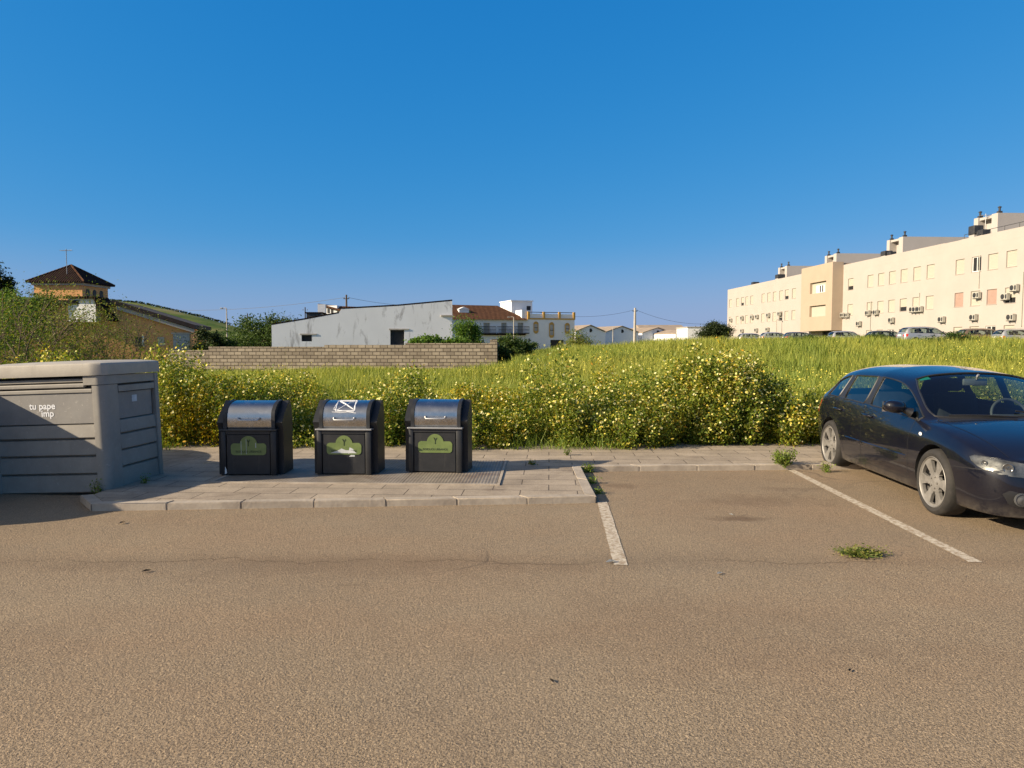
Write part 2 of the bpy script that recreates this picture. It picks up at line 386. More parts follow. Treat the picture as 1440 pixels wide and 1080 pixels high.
bg = nt.nodes.new('ShaderNodeBackground'); bg.inputs[1].default_value = 0.06
wo = nt.nodes.new('ShaderNodeOutputWorld')
# the sky pales into a whitish glow around the sun (behind the camera) and darkens evenly towards the zenith
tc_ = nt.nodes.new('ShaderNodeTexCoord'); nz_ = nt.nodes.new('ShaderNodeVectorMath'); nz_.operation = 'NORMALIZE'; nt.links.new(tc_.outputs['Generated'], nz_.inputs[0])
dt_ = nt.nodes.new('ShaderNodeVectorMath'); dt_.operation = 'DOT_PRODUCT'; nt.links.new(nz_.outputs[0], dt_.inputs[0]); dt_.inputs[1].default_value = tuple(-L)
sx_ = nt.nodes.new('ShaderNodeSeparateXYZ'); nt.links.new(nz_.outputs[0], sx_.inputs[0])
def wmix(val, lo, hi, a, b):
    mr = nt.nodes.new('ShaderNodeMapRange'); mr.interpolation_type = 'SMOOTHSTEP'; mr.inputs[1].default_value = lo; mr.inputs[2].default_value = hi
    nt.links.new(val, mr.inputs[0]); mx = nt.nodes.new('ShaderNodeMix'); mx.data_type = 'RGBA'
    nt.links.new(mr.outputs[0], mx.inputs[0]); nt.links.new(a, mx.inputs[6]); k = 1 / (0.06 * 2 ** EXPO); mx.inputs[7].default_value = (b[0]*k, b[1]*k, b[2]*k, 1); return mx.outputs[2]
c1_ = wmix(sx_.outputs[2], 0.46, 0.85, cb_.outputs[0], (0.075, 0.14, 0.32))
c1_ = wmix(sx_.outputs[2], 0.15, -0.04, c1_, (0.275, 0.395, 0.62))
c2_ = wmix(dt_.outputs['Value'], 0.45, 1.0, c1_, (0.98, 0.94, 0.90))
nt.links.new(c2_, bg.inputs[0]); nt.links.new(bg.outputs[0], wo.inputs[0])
scene.view_settings.view_transform = 'Standard'; scene.view_settings.look = 'None'
scene.view_settings.exposure = EXPO; scene.view_settings.gamma = 1.0
scene.render.engine = 'CYCLES'
scene.cycles.max_bounces = 8; scene.cycles.transparent_max_bounces = 16
scene.cycles.use_denoising = True

# ------------------------------------------------------------------ terrain
def sstep(a, b, x):
    t = np.clip((x - a) / (b - a), 0, 1); return t * t * (3 - 2 * t)
AX = [-400, -60, -20, -2, 4, 12, 25, 42, 70, 400]
AZ = [0.0, 0.0, -0.25, 0.0, 0.70, 1.26, 1.39, 1.04, 1.0, 1.0]
def ground_z(x, y):
    x = np.asarray(x, float); y = np.asarray(y, float)
    # the plateau is reached ~45 m out, along lines of sight from the lay-by
    xe = x * np.clip(46.0 / np.maximum(y, 11.5), 1.0, 4.0) if False else x
    a = np.interp(xe, AX, AZ)
    a = a * sstep(11, 44, y)
    a = a + 0.05 * np.sin(x * 0.31 + 1.3) * np.sin(y * 0.27) * sstep(12, 20, y)
    return a - 0.03 - 0.05 * (1 - sstep(10.2, 11.5, y)) + 0.09 * sstep(10.6, 11.6, y)
def axis_pts(lo, hi, dense_lo, dense_hi, d):
    a = list(np.arange(dense_lo, dense_hi + 1e-6, d))
    x, s = dense_hi, d
    while x < hi: s *= 1.25; x += s; a.append(min(x, hi))
    x, s = dense_lo, d
    while x > lo: s *= 1.25; x -= s; a.insert(0, max(x, lo))
    return np.array(a)
gx = axis_pts(-2500, 2500, -40, 60, 1.0); gy = axis_pts(-300, 3500, 9, 70, 0.8)
XX, YY = np.meshgrid(gx, gy); ZZ = ground_z(XX, YY)
nx, ny = len(gx), len(gy)
ii = (np.arange(ny - 1)[:, None] * nx + np.arange(nx - 1)[None, :]).ravel()
gm, t = new('meadow_ground'); c_ = t.coord()
cc = t.ramp(t.noise(c_, 0.12, 6, 0.65), [(0.32, (0.105, 0.125, 0.02)), (0.5, (0.15, 0.155, 0.025)), (0.68, (0.20, 0.18, 0.035))])
cc = t.mix(1.0, cc, t.ramp(t.noise(c_, 3.0, 6, 0.8), [(0.3, 0.6), (0.7, 1.2)]), 'MULTIPLY')
t.bsdf(cc, 1.0, 0, t.bump(t.noise(c_, 4.0, 5, 0.7), 0.6, 0.2), Specular_IOR_Level=0.1)
tag(np_mesh('ground', np.stack([XX, YY, ZZ], -1).reshape(-1, 3), np.stack([ii, ii+1, ii+nx+1, ii+nx], -1), gm, smooth=True), kind='structure')

# hill behind the orange house
hx = np.linspace(-330, -42, 70); hy = np.linspace(150, 420, 40)
HX, HY = np.meshgrid(hx, hy)
prof = np.interp(HX / HY * 1000, [-1200, -760, -640, -560, -520, -480, -440, -400, -380, -320, -280], [19, 17.5, 16.0, 15.4, 14.7, 12.8, 10.9, 8.6, 7.5, 3.7, -1.5])
HZ = prof * np.sin(np.clip((HY - 150) / 60, 0, 1) * math.pi / 2) * (1 - 0.9 * sstep(260, 420, HY)) - 1.2
ii = (np.arange(39)[:, None] * 70 + np.arange(69)[None, :]).ravel()
hm, t = new('hill_pasture'); c_ = t.coord(scale=(0.5, 0.5, 4.0), rot=(0, R(-14), 0))
hc = t.ramp(t.noise(c_, 0.12, 6, 0.7), [(0.38, (0.07, 0.12, 0.02)), (0.5, (0.13, 0.16, 0.035)), (0.62, (0.22, 0.2, 0.07))])
t.bsdf(hc, 1.0, Specular_IOR_Level=0.1)
tag(np_mesh('hill', np.stack([HX, HY, HZ], -1).reshape(-1, 3), np.stack([ii, ii+1, ii+71, ii+70], -1), hm, smooth=True), kind='structure')

# ------------------------------------------------------------------ road, pavement
PZ = 0.07
rd = MB(); rd.add([(-60, -60, 0), (60, -60, 0), (60, 10.3, 0), (-60, 10.3, 0)], [(0, 1, 2, 3)])
tag(rd.build('road', M['asphalt']), kind='structure')
A = G(128, 709, PZ); B = G(839, 698, PZ); C_ = G(817, 656, PZ); D_ = G(1160, 653, PZ)
kd = (D_ - C_).normalized(); E_ = C_ + kd * 9.0
A0 = Vector((-4.45, 7.25, PZ)); A1 = Vector((-4.45, 8.4, PZ)); A2 = Vector((-14, 8.6, PZ))
outline = [A0, A, B, C_, E_, Vector((E_.x, 12.0, PZ)), Vector((-14, 12.0, PZ)), A2, A1]
def offset_in(pts, d):
    out = []; n = len(pts)
    for i in range(n):
        a, b, c = pts[i-1], pts[i], pts[(i+1) % n]
        d1 = (b - a).normalized(); d2 = (c - b).normalized()
        n1 = Vector((-d1.y, d1.x, 0)); n2 = Vector((-d2.y, d2.x, 0))
        k = (n1 + n2); k = k / max(0.25, (1 + n1.dot(n2)))
        out.append(b + k * d)
    return out
inner = offset_in(outline, 0.12)
sl = MB(); sl.prism([(p.x, p.y) for p in inner], 'z', -0.05, PZ - 0.003)
tag(sl.build('pavement', M['slab']), kind='structure')
kb = MB()
for i in range(0, 4):                        # kerb stones, one run per edge
    p, q = outline[i], outline[i+1]; pi, qi = inner[i], inner[i+1]
    n = max(1, round((q - p).length / 0.75))
    for k in range(n):
        f0, f1 = k / n, (k + 1) / n
        g = 0.002 / (q - p).length
        f0 += g; f1 -= g
        a, b, c, d = p.lerp(q, f0), p.lerp(q, f1), pi.lerp(qi, f1), pi.lerp(qi, f0)
        bm = bmesh.new(); dz = random.uniform(-0.003, 0.003)
        vs = [bm.verts.new((v.x + random.uniform(-.003, .003), v.y + random.uniform(-.004, .004), z)) for z in (-0.05, PZ + dz) for v in (a, b, c, d)]
        for f in ((0,3,2,1),(4,5,6,7),(0,1,5,4),(1,2,6,5),(2,3,7,6),(3,0,4,7)): bm.faces.new([vs[j] for j in f])
        bmesh.ops.bevel(bm, geom=bm.edges[:], offset=0.007, segments=2, affect='EDGES')
        kb.bm(bm)
tag(kb.build('kerb', M['kerb'], smooth=40), kind='structure')
def strip(name, a, b, wd, z, mat):
    d = (b - a).normalized(); nrm = Vector((-d.y, d.x, 0)) * wd / 2; m = MB(); k = 24
    vs = []
    for i in range(k + 1):
        p = a.lerp(b, i / k)
        for s in (-1, 1): q = p + nrm * s * random.uniform(0.93, 1.05); vs.append((q.x, q.y, z))
    m.add(vs, [(2*i, 2*i+2, 2*i+3, 2*i+1) for i in range(k)])
    return tag(m.build(name, mat), kind='structure')
strip('parking_line', G(847, 706), G(873, 795), 0.105, 0.004, M['line'])
strip('parking_line', G(1112, 661), G(1372, 791), 0.10, 0.004, M['line'])

# ribbed steel cover of the underground containers
mm, t = new('ribbed_steel'); c_ = t.coord()
wv = t.n('ShaderNodeTexWave', bands_direction='X', _Scale=8.5); t.l(c_, wv.inputs['Vector'])
c = t.ramp(t.noise(c_, 3.5, 6, 0.7), [(0.35, (0.20, 0.165, 0.13)), (0.6, (0.30, 0.255, 0.2))])
c = t.mix(t.ramp(t.noise(c_, 1.1, 4, 0.6), [(0.6, 0.0), (0.7, 0.5)]), c, (0.14, 0.08, 0.05))
c = t.mix(1.0, c, t.ramp(wv.outputs['Fac'], [(0.1, 0.8), (0.5, 1.05)]), 'MULTIPLY')
t.bsdf(c, 0.6, 0.25, t.bump(wv.outputs['Fac'], 0.4, 0.006)); M['ribbed'] = mm
root = empty('metal_cover', (-1.7, 8.6, PZ), R(-2.5), 'long ribbed steel plate set in the pavement under the three dark bins', 'metal cover')
m = MB()
for i in range(3): m.box(-1.62 + i*1.062, -1.62 + i*1.062 + 1.056, -0.74, 0.85, -0.02, 0.006)
m.build('tread_plate', M['ribbed'], root)
m = MB()
for a, b, c, d in ((-1.66, 1.60, -0.78, -0.742), (-1.66, 1.60, 0.852, 0.89), (-1.66, -1.622, -0.742, 0.852), (1.568, 1.60, -0.742, 0.852)): m.box(a, b, c, d, -0.02, 0.010)
m.build('frame', M['kerb'], root)

# ------------------------------------------------------------------ waste bins
def steel_mat():
    m, t = new('brushed_steel'); co = t.coord(scale=(1, 40, 40))
    n_ = t.noise(co, 6, 3, 0.6); sm = t.noise(t.coord(), 5, 5, 0.7)
    t.bsdf(t.ramp(sm, [(0.3, (0.40, 0.39, 0.37)), (0.7, (0.50, 0.49, 0.47))]), t.ramp(sm, [(0.35, 0.16), (0.7, 0.34)]), 1.0, t.bump(n_, 0.05, 0.002)); return m
M['steel'] = steel_mat()
def bin_mat():
    m, t = new('bin_body_paint'); co = t.coord(); cs = t.coord(scale=(1, 1, 0.15))
    c = t.ramp(t.noise(co, 4, 6, 0.7), [(0.35, (0.017, 0.018, 0.020)), (0.7, (0.030, 0.030, 0.031))])
    c = t.mix(t.ramp(t.noise(cs, 14, 5, 0.7), [(0.58, 0.0), (0.75, 0.35)]), c, (0.09, 0.08, 0.07))
    t.bsdf(c, 0.5, 0.2, t.bump(t.noise(co, 40, 3), 0.08, 0.003)); return m
M['bin'] = bin_mat()
M['plate'] = pm('green_plate', (0.11, 0.155, 0.045), (0.165, 0.215, 0.065), 7, 0.45)
M['print'] = pm('dark_print', (0.025, 0.04, 0.014), (0.035, 0.05, 0.02), 3, 0.6)
M['scrawl'] = pm('white_marker', (0.62, 0.62, 0.62), (0.8, 0.8, 0.8), 9, 0.7)
M['torn'] = pm('torn_paper', (0.4, 0.42, 0.42), (0.62, 0.63, 0.62), 9, 0.8)

M['satin'] = pm('satin_steel', (0.5, 0.49, 0.47), (0.62, 0.61, 0.59), 8, 0.5, 0.5)
LIDP_ = []          # lid profile (y, z): a quarter drum with a straight front apron
for k in range(13):
    a = R(92 - k * 7.6); LIDP_.append((0.36 - 0.325 * math.cos(R(90) - a + 0) if False else 0.345 - 0.30 * math.cos(a), 0.565 + 0.315 * math.sin(a)))
LIDP = [(0.345, 0.888), (0.265, 0.885), (0.197, 0.871), (0.140, 0.847), (0.098, 0.815), (0.069, 0.778), (0.053, 0.742), (0.047, 0.70), (0.046, 0.65), (0.050, 0.585)]
def make_bin(label, style):
    root = empty('waste_bin', (0, 0, 0), 0, label, 'waste bin', 'dark bins in a row on the pavement')
    Wd = 0.335
    m = MB()                                     # front carcass with a recessed door panel
    m.bbox(-Wd, -0.272, 0.0, 0.10, 0.0, 0.545, 0.012); m.bbox(0.262, Wd, 0.0, 0.10, 0.0, 0.545, 0.012)
    m.box(-0.271, 0.261, 0.003, 0.10, 0.505, 0.545)
    # rear shell: wider, sloping shoulders, higher than the drum
    prof = [(0.10, 0.0), (0.46, 0.0), (0.46, 0.68), (0.43, 0.80), (0.385, 0.885), (0.33, 0.89), (0.12, 0.72), (0.05, 0.64), (0.10, 0.545)]
    m.prism(prof, 'x', -0.395, -0.315); m.prism(prof, 'x', 0.315, 0.395)
    m.box(-0.315, 0.315, 0.12, 0.455, 0.0, 0.56); m.box(-0.315, 0.315, 0.345, 0.43, 0.56, 0.80)
    m.build('body', M['bin'], root, smooth=35)
    m = MB(); m.bbox(-0.345, 0.345, -0.022, 0.12, 0.547, 0.566, 0.006); m.build('ledge', M['grey_metal'] if style != 0 else M['dark_metal'], root)
    m = MB(); m.bbox(-0.266, 0.256, 0.012, 0.05, 0.012, 0.499, 0.006); door = m.build('door', M['bin'], root)
    m = MB(); n = len(LIDP)
    lx = 0.268
    front = [(0.052, 0.572)] + LIDP[::-1]
    vs = [(s * lx, y, z) for s in (-1, 1) for (y, z) in front]
    k = len(front)
    m.add(vs, [(i, k + i, k + i + 1, i + 1) for i in range(k - 1)])
    lid = m.build('lid', M['steel'], root, smooth=60)
    m = MB()                                     # drum cheeks
    ch = [(0.030, 0.570)] + [(y - 0.014 if z < 0.8 else y, z + 0.010) for y, z in LIDP[::-1]] + [(0.37, 0.875), (0.37, 0.57)]
    for s in (-1, 1): m = MB(); m.prism(ch, 'x', 0.269 if s > 0 else -0.312, 0.312 if s > 0 else -0.269); m.build('lid_cheek', M['bin'], root, smooth=35)
    m = MB()
    hy, hz = 0.040, 0.675
    m.tube([(-0.125, hy + 0.03, hz + 0.022), (-0.125, hy - 0.03, hz + 0.02), (-0.118, hy - 0.042, hz), (0.118, hy - 0.042, hz), (0.125, hy - 0.03, hz + 0.02), (0.125, hy + 0.03, hz + 0.022)], 0.010, 8)
    m.build('handle', M['satin'], lid, smooth=50)
    m = MB()                                     # cloud-shaped plate
    pl = []
    def arc(cx, cz, r, a0, a1, n=10):
        for i in range(n + 1): a = R(a0 + (a1 - a0) * i / n); pl.append((cx + r * math.cos(a), cz + r * math.sin(a)))
    arc(-0.172, 0.290, 0.040, 265, 180, 6); arc(-0.172, 0.352, 0.042, 180, 95, 6); arc(0, 0.378, 0.105, 172, 8, 16); arc(0.172, 0.352, 0.042, 85, 0, 6); arc(0.172, 0.290, 0.040, 0, -85, 6)
    m.prism(pl[::-1], 'y', 0.006, 0.0125)
    plate = m.build('plate', M['plate'], door)
    text_mesh('lettering', 'RESIDUOS URBANOS', 0.036, M['print'], plate, (0, 0.0045, 0.292), bold=0.0006, sx=0.92)
    m = MB(); m.tube([(0, 0.005, 0.36), (0, 0.005, 0.43)], 0.004, 5); m.tube([(-0.018, 0.005, 0.44), (0, 0.005, 0.40), (0.018, 0.005, 0.44)], 0.004, 5)
    m.build('emblem', M['print'], plate)
    if style == 0:
        for x0, x1, z0, z1 in ((-0.09, -0.086, 0.26, 0.42), (-0.028, -0.025, 0.26, 0.45), (0.085, 0.092, 0.34, 0.40)):
            m = MB(); m.box(x0, x1, 0.0035, 0.0055, z0, z1); m.build('drip_mark', M['torn'], plate)
        m = MB(); m.add([(-0.29, -0.001, 0.02), (-0.262, -0.001, 0.03), (-0.268, -0.001, 0.08), (-0.284, -0.001, 0.115)], [(0, 1, 2, 3)])
        m.build('scratch', M['torn'], root)
    if style == 1:
        m = MB()
        m.add([(-0.17, 0.004, 0.268), (0.16, 0.004, 0.268), (0.10, 0.004, 0.30), (0.02, 0.004, 0.305), (-0.03, 0.004, 0.325), (-0.075, 0.004, 0.30)], [(0, 1, 2, 3, 4, 5)])
        m.add([(0.05, 0.0055, 0.26), (0.13, 0.0055, 0.29), (0.11, 0.0055, 0.32), (0.07, 0.0055, 0.34)], [(0, 1, 2, 3)])
        m.add([(0.06, 0.0115, 0.225), (0.13, 0.0115, 0.225), (0.13, 0.0115, 0.245), (0.09, 0.0115, 0.25)], [(0, 1, 2, 3)])
        m.build('torn_sticker', M['torn'], door)
        m = MB()                                 # white scribbled box with a cross on the drum
        def on_lid(x, f):                        # f 0..1 along the drum from its top
            i = f * (len(LIDP) - 1); k0 = min(int(i), len(LIDP) - 2); a_, b_ = LIDP[k0], LIDP[k0+1]; fr = i - k0
            y, z = a_[0] + (b_[0]-a_[0])*fr, a_[1] + (b_[1]-a_[1])*fr
            nv = Vector((0, y - 0.345, z - 0.565)).normalized() * 0.003
            return (x, y + nv.y, z + nv.z)
        def scr(pts, r=0.007):
            o = []
            for (x0, f0), (x1, f1) in zip(pts, pts[1:]):
                for q in range(8): s_ = q / 8; o.append(on_lid(x0 + (x1-x0)*s_ + random.uniform(-.003, .003), f0 + (f1-f0)*s_))
            o.append(on_lid(*pts[-1])); m.tube(o, r, 5)
        scr([(-0.12, 0.12), (0.10, 0.10), (0.12, 0.55), (-0.11, 0.58), (-0.12, 0.12)])
        scr([(-0.135, 0.16), (0.115, 0.15), (0.105, 0.60), (-0.14, 0.52), (-0.11, 0.1)], 0.005)
        scr([(-0.10, 0.16), (0.10, 0.5)]); scr([(0.09, 0.15), (-0.09, 0.52)])
        scr([(-0.16, 0.6), (-0.05, 0.63), (0.04, 0.60), (0.14, 0.64)], 0.004)
        m.build('scribble', M['scrawl'], lid)
    return root
bin_px = [(350, 669, 'dark waste bin nearest the big grey container, green plate scratched with white drips'),
          (484, 668, 'middle waste bin with a white scribbled box on its steel lid and torn sticker'),
          (612, 665, 'waste bin with clean steel lid and intact green plate, farthest from the grey container')]
for i, (px, py, lab) in enumerate(bin_px):
    b = make_bin(lab, i); g = G(px, py, PZ + 0.006); b.location = (g.x, g.y, PZ + 0.006); b.rotation_euler = (0, 0, R((0.5, -2.5, -5.0)[i])); b.scale = (0.97, 1, 0.97)

# ------------------------------------------------------------------ big grey paper container
def cont_mat(name, c1, c2):
    m, t = new(name); co = t.coord(); cs = t.coord(scale=(1, 1, 0.12))
    c = t.ramp(t.noise(co, 2.4, 6, 0.7), [(0.3, c1), (0.7, c2)])
    c = t.mix(t.ramp(t.noise(cs, 9, 5, 0.7), [(0.58, 0.0), (0.8, 0.35)]), c, (0.15, 0.12, 0.09))
    c = t.mix(t.ramp(t.noise(co, 26, 4, 0.75), [(0.62, 0.0), (0.70, 0.5)]), c, (0.46, 0.42, 0.36))
    t.bsdf(c, 0.62, 0, t.bump(t.noise(co, 14, 4, 0.7), 0.10, 0.006)); return m
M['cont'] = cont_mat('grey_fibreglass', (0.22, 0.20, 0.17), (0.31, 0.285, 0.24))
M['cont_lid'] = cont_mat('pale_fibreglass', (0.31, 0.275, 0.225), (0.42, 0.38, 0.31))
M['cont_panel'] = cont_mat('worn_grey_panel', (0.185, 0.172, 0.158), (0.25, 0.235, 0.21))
cont = empty('recycling_container', (-4.40, 7.52, 0), 0, 'big weathered grey paper container with ribbed sides standing left of the bins', 'recycling container')
cont.rotation_euler = Matrix.Rotation(R(-5), 4, 'Z').to_euler(); cont.rotation_euler.y = R(-2.0)
CW, CD = 1.15, 0.93            # x from -CW to +0.10 ; y 0..CD
m = MB()
m.box(-CW + 0.05, 0.075, 0.045, CD - 0.03, 0.02, 1.27)                        # inner core
m.build('core', M['dark'], cont)
m = MB()
zs = [0.03, 0.235, 0.43, 0.615, 0.775]
for a, b in zip(zs, zs[1:]):                                                    # overlapping boards, front
    m.prism([(0.030, a), (0.0, a + 0.018), (0.010, b - 0.012), (0.045, b - 0.002), (0.045, a)], 'x', -CW + 0.03, -0.018)
m.build('front_boards', M['cont'], cont)
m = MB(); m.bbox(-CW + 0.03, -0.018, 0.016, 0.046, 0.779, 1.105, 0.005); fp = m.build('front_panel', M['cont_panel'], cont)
m = MB(); m.bbox(-CW + 0.03, -0.018, 0.003, 0.046, 1.108, 1.150, 0.008); m.bbox(-CW + 0.05, -0.10, 0.0, 0.046, 1.165, 1.21, 0.010); m.bbox(-CW + 0.05, -0.10, 0.01, 0.046, 1.222, 1.258, 0.008)
m.build('slot_rail', M['cont'], cont)
# rounded corner post, slightly splayed
def post(x, y, s):
    q = MB(); pts = []
    for k in range(9): a = R(180 + k * 90 / 8); pts.append((-0.005 + 0.105 - 0.10 * 1, 0))
    pl = [(-0.008, 0.16)] if False else []
    out = [(-0.012, 0.05), (-0.012, -0.006)] + [(0.03 + 0.085 * math.sin(R(k * 11.25)), 0.08 - 0.086 * math.cos(R(k * 11.25))) for k in range(9)] + [(0.115, 0.235), (0.07, 0.235), (0.06, 0.05)]
    q.prism(out, 'z', 0.015, 1.185)
    out2 = [(-0.10, 0.05), (-0.10, -0.014)] + [(0.03 + 0.093 * math.sin(R(k * 11.25)), 0.08 - 0.094 * math.cos(R(k * 11.25))) for k in range(9)] + [(0.122, 0.30), (0.06, 0.30), (0.05, 0.05)]
    q.prism(out2, 'z', 1.19, 1.285)
    return q
post(0, 0, 1).build('corner_post', M['cont'], cont, smooth=30)
m = MB()                                                                        # right side boards
zs = [0.05, 0.27, 0.455, 0.635, 0.795]
for a, b in zip(zs, zs[1:]):
    m.prism([(0.078, a), (0.112, a + 0.016), (0.104, b - 0.012), (0.076, b - 0.002)], 'y', 0.245, CD - 0.02)
m.prism([(0.078, 1.095), (0.118, 1.10), (0.118, 1.165), (0.078, 1.17)], 'y', 0.245, CD - 0.02)
m.box(0.078, 0.116, 0.305, CD - 0.005, 1.19, 1.283)
m.build('side_boards', M['cont'], cont)
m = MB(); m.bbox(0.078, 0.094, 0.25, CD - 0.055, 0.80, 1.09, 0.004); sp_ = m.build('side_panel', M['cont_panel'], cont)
m = MB(); m.box(0.0955, 0.0975, 0.50, 0.59, 0.97, 1.045); m.build('sticker', M['torn'], sp_)
m = MB(); m.bbox(0.07, 0.128, CD - 0.018, CD + 0.05, 0.02, 1.28, 0.008); m.bbox(-CW, 0.07, CD - 0.02, CD + 0.03, 0.02, 1.28, 0.008); m.bbox(-CW - 0.03, -CW + 0.028, 0.0, CD + 0.03, 0.02, 1.28, 0.008)
m.build('back_shell', M['cont'], cont)
bm = bmesh.new()                                                                # domed lid with thick rim
lp = [(-CW - 0.05, -0.035), (-0.02, -0.035), (0.03, -0.03), (0.10, 0.0), (0.135, 0.06), (0.14, CD + 0.06), (-CW - 0.05, CD + 0.06)]
cx, cy = -0.5, 0.45
rings = []
for sc, z in ((1.0, 1.290), (1.004, 1.31), (1.0, 1.405), (0.99, 1.418), (0.93, 1.428), (0.75, 1.442), (0.4, 1.45), (0.0, 1.452)):
    rings.append([bm.verts.new((cx + (x - cx) * sc, cy + (y - cy) * sc, z)) for x, y in lp])
for r0, r1 in zip(rings, rings[1:]):
    for k in range(len(lp)): bm.faces.new([r0[k], r0[(k+1) % len(lp)], r1[(k+1) % len(lp)], r1[k]])
bm.faces.new(rings[0][::-1])
bmesh.ops.remove_doubles(bm, verts=rings[-1], dist=0.001)
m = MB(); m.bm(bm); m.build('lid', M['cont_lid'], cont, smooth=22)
text_mesh('lettering', 'tu pape', 0.098, M['scrawl'], fp, (-0.60, 0.0135, 0.975), bold=0.002)
text_mesh('lettering', 'imp', 0.098, M['scrawl'], fp, (-0.545, 0.0135, 0.895), bold=0.002)
# ------------------------------------------------------------------ cars
def ring(x, zb, w, belt, tops, zj=(0.20, 0.36, 0.58, 0.76), bx=None, by=None):
    """eleven points from the floor centre round the side to the roof centre"""
    p = [(x, 0, zb), (x, w * 0.62, zb - 0.01), (x, w - 0.05, zj[0]), (x, w - 0.012, zj[1]), (x, w, zj[2]), (x, w - 0.008, zj[3])]
    p.append((x if bx is None else bx, (w - 0.066) if by is None else by, belt))
    return p + list(tops)
def hood(x, w, fz, crown): return [(x, w * 0.83, fz + crown * 0.45), (x, w * 0.66, fz + crown * 0.7), (x, w * 0.36, fz + crown * 0.93), (x, 0, fz + crown)]
def car_rings(kind):
    e = kind == 'estate'
    rt = 0.035 if e else 0.0
    S = []
    S.append(ring(-2.05, 0.30, 0.73, 0.90, [(-2.06, .62, .925), (-2.07, .52, .93), (-2.08, .30, .935), (-2.085, 0, .94)], (0.32, 0.42, 0.60, 0.78)))      # tail
    xb = -1.86
    if e: S.append(ring(-1.90, 0.24, 0.83, 0.965, [(-1.90, .715, .985), (-1.96, .62, .985), (-2.04, .33, .995), (-2.06, 0, 1.0)], (0.26, 0.38, 0.59, 0.77)))
    else: S.append(ring(-1.86, 0.24, 0.83, 0.965, [(-1.82, .705, .985), (-1.89, .62, .98), (-1.97, .33, .99), (-1.99, 0, .995)], (0.26, 0.38, 0.59, 0.77)))
    if e: S.append(ring(-1.74, 0.20, 0.868, 0.99, [(-1.72, .60, 1.33), (-1.80, .545, 1.36), (-1.86, .30, 1.39), (-1.88, 0, 1.40)]))
    else: S.append(ring(-1.62, 0.20, 0.868, 0.988, [(-1.57, .625, 1.215), (-1.70, .560, 1.285), (-1.775, .30, 1.342), (-1.795, 0, 1.355)]))
    S.append(ring(-1.16, 0.19, 0.882, 0.976, [(-1.14, .642, 1.266 + rt), (-1.16, .578, 1.334 + rt), (-1.18, .30, 1.392 + rt), (-1.19, 0, 1.408 + rt)]))
    S.append(ring(-1.04, 0.19, 0.882, 0.972, [(-1.03, .646, 1.273 + rt), (-1.05, .582, 1.34 + rt), (-1.06, .30, 1.398 + rt), (-1.06, 0, 1.412 + rt)]))
    S.append(ring(-0.38, 0.19, 0.880, 0.950, [(-.37, .655, 1.288 + rt), (-.37, .585, 1.354 + rt), (-.37, .30, 1.408 + rt), (-.37, 0, 1.420 + rt)]))
    S.append(ring(-0.29, 0.19, 0.880, 0.946, [(-.27, .655, 1.288 + rt), (-.27, .585, 1.354 + rt), (-.27, .30, 1.407 + rt), (-.27, 0, 1.419 + rt)]))
    S.append(ring(0.30, 0.19, 0.879, 0.926, [(.27, .650, 1.262 + rt), (.29, .610, 1.305 + rt), (.33, .30, 1.355 + rt), (.35, 0, 1.366 + rt)]))
    S.append(ring(0.60, 0.19, 0.879, 0.914, [(.64, .714, 1.083), (.668, .684, 1.108), (.74, .33, 1.15), (.77, 0, 1.16)], by=0.815))
    S.append(ring(0.88, 0.19, 0.879, 0.903, [(.92, .776, 0.905), (.955, .752, .910), (1.09, .36, .945), (1.13, 0, .955)], bx=0.90, by=0.815))
    S.append(ring(1.00, 0.19, 0.878, 0.884, [(1.03, .765, .893), (1.06, .71, .905), (1.15, .36, .935), (1.19, 0, .943)]))
    S.append(ring(1.29, 0.19, 0.877, 0.858, hood(1.29, .877, .858, .075)))
    S.append(ring(1.66, 0.19, 0.868, 0.785, hood(1.66, .868, .785, .075), (0.20, 0.34, 0.54, 0.70)))
    S.append(ring(1.90, 0.19, 0.838, 0.705, hood(1.90, .838, .705, .070), (0.20, 0.33, 0.48, 0.61)))
    S.append(ring(2.03, 0.19, 0.765, 0.655, hood(2.03, .765, .655, .055), (0.20, 0.32, 0.45, 0.57)))
    bulge = [0.0, 0.0, 0.01, 0.055, 0.055, 0.03, 0.0, -0.005, 0, 0, 0]
    S = [[(x, y, z - 0.03) for x, y, z in r] for r in S]
    def cap(r, k, dx, sgn): return [(p[0] + sgn * (dx + bulge[j] * min(1, dx / 0.07)), p[1] * k, p[2]) for j, p in enumerate(r)]
    f = S[-1]; b = S[0]
    S += [cap(f, 0.88, 0.045, 1), cap(f, 0.5, 0.085, 1), cap(f, 0.0, 0.10, 1)]
    S = [cap(b, 0.0, 0.05, -1), cap(b, 0.5, 0.045, -1), cap(b, 0.88, 0.028, -1)] + S
    return S
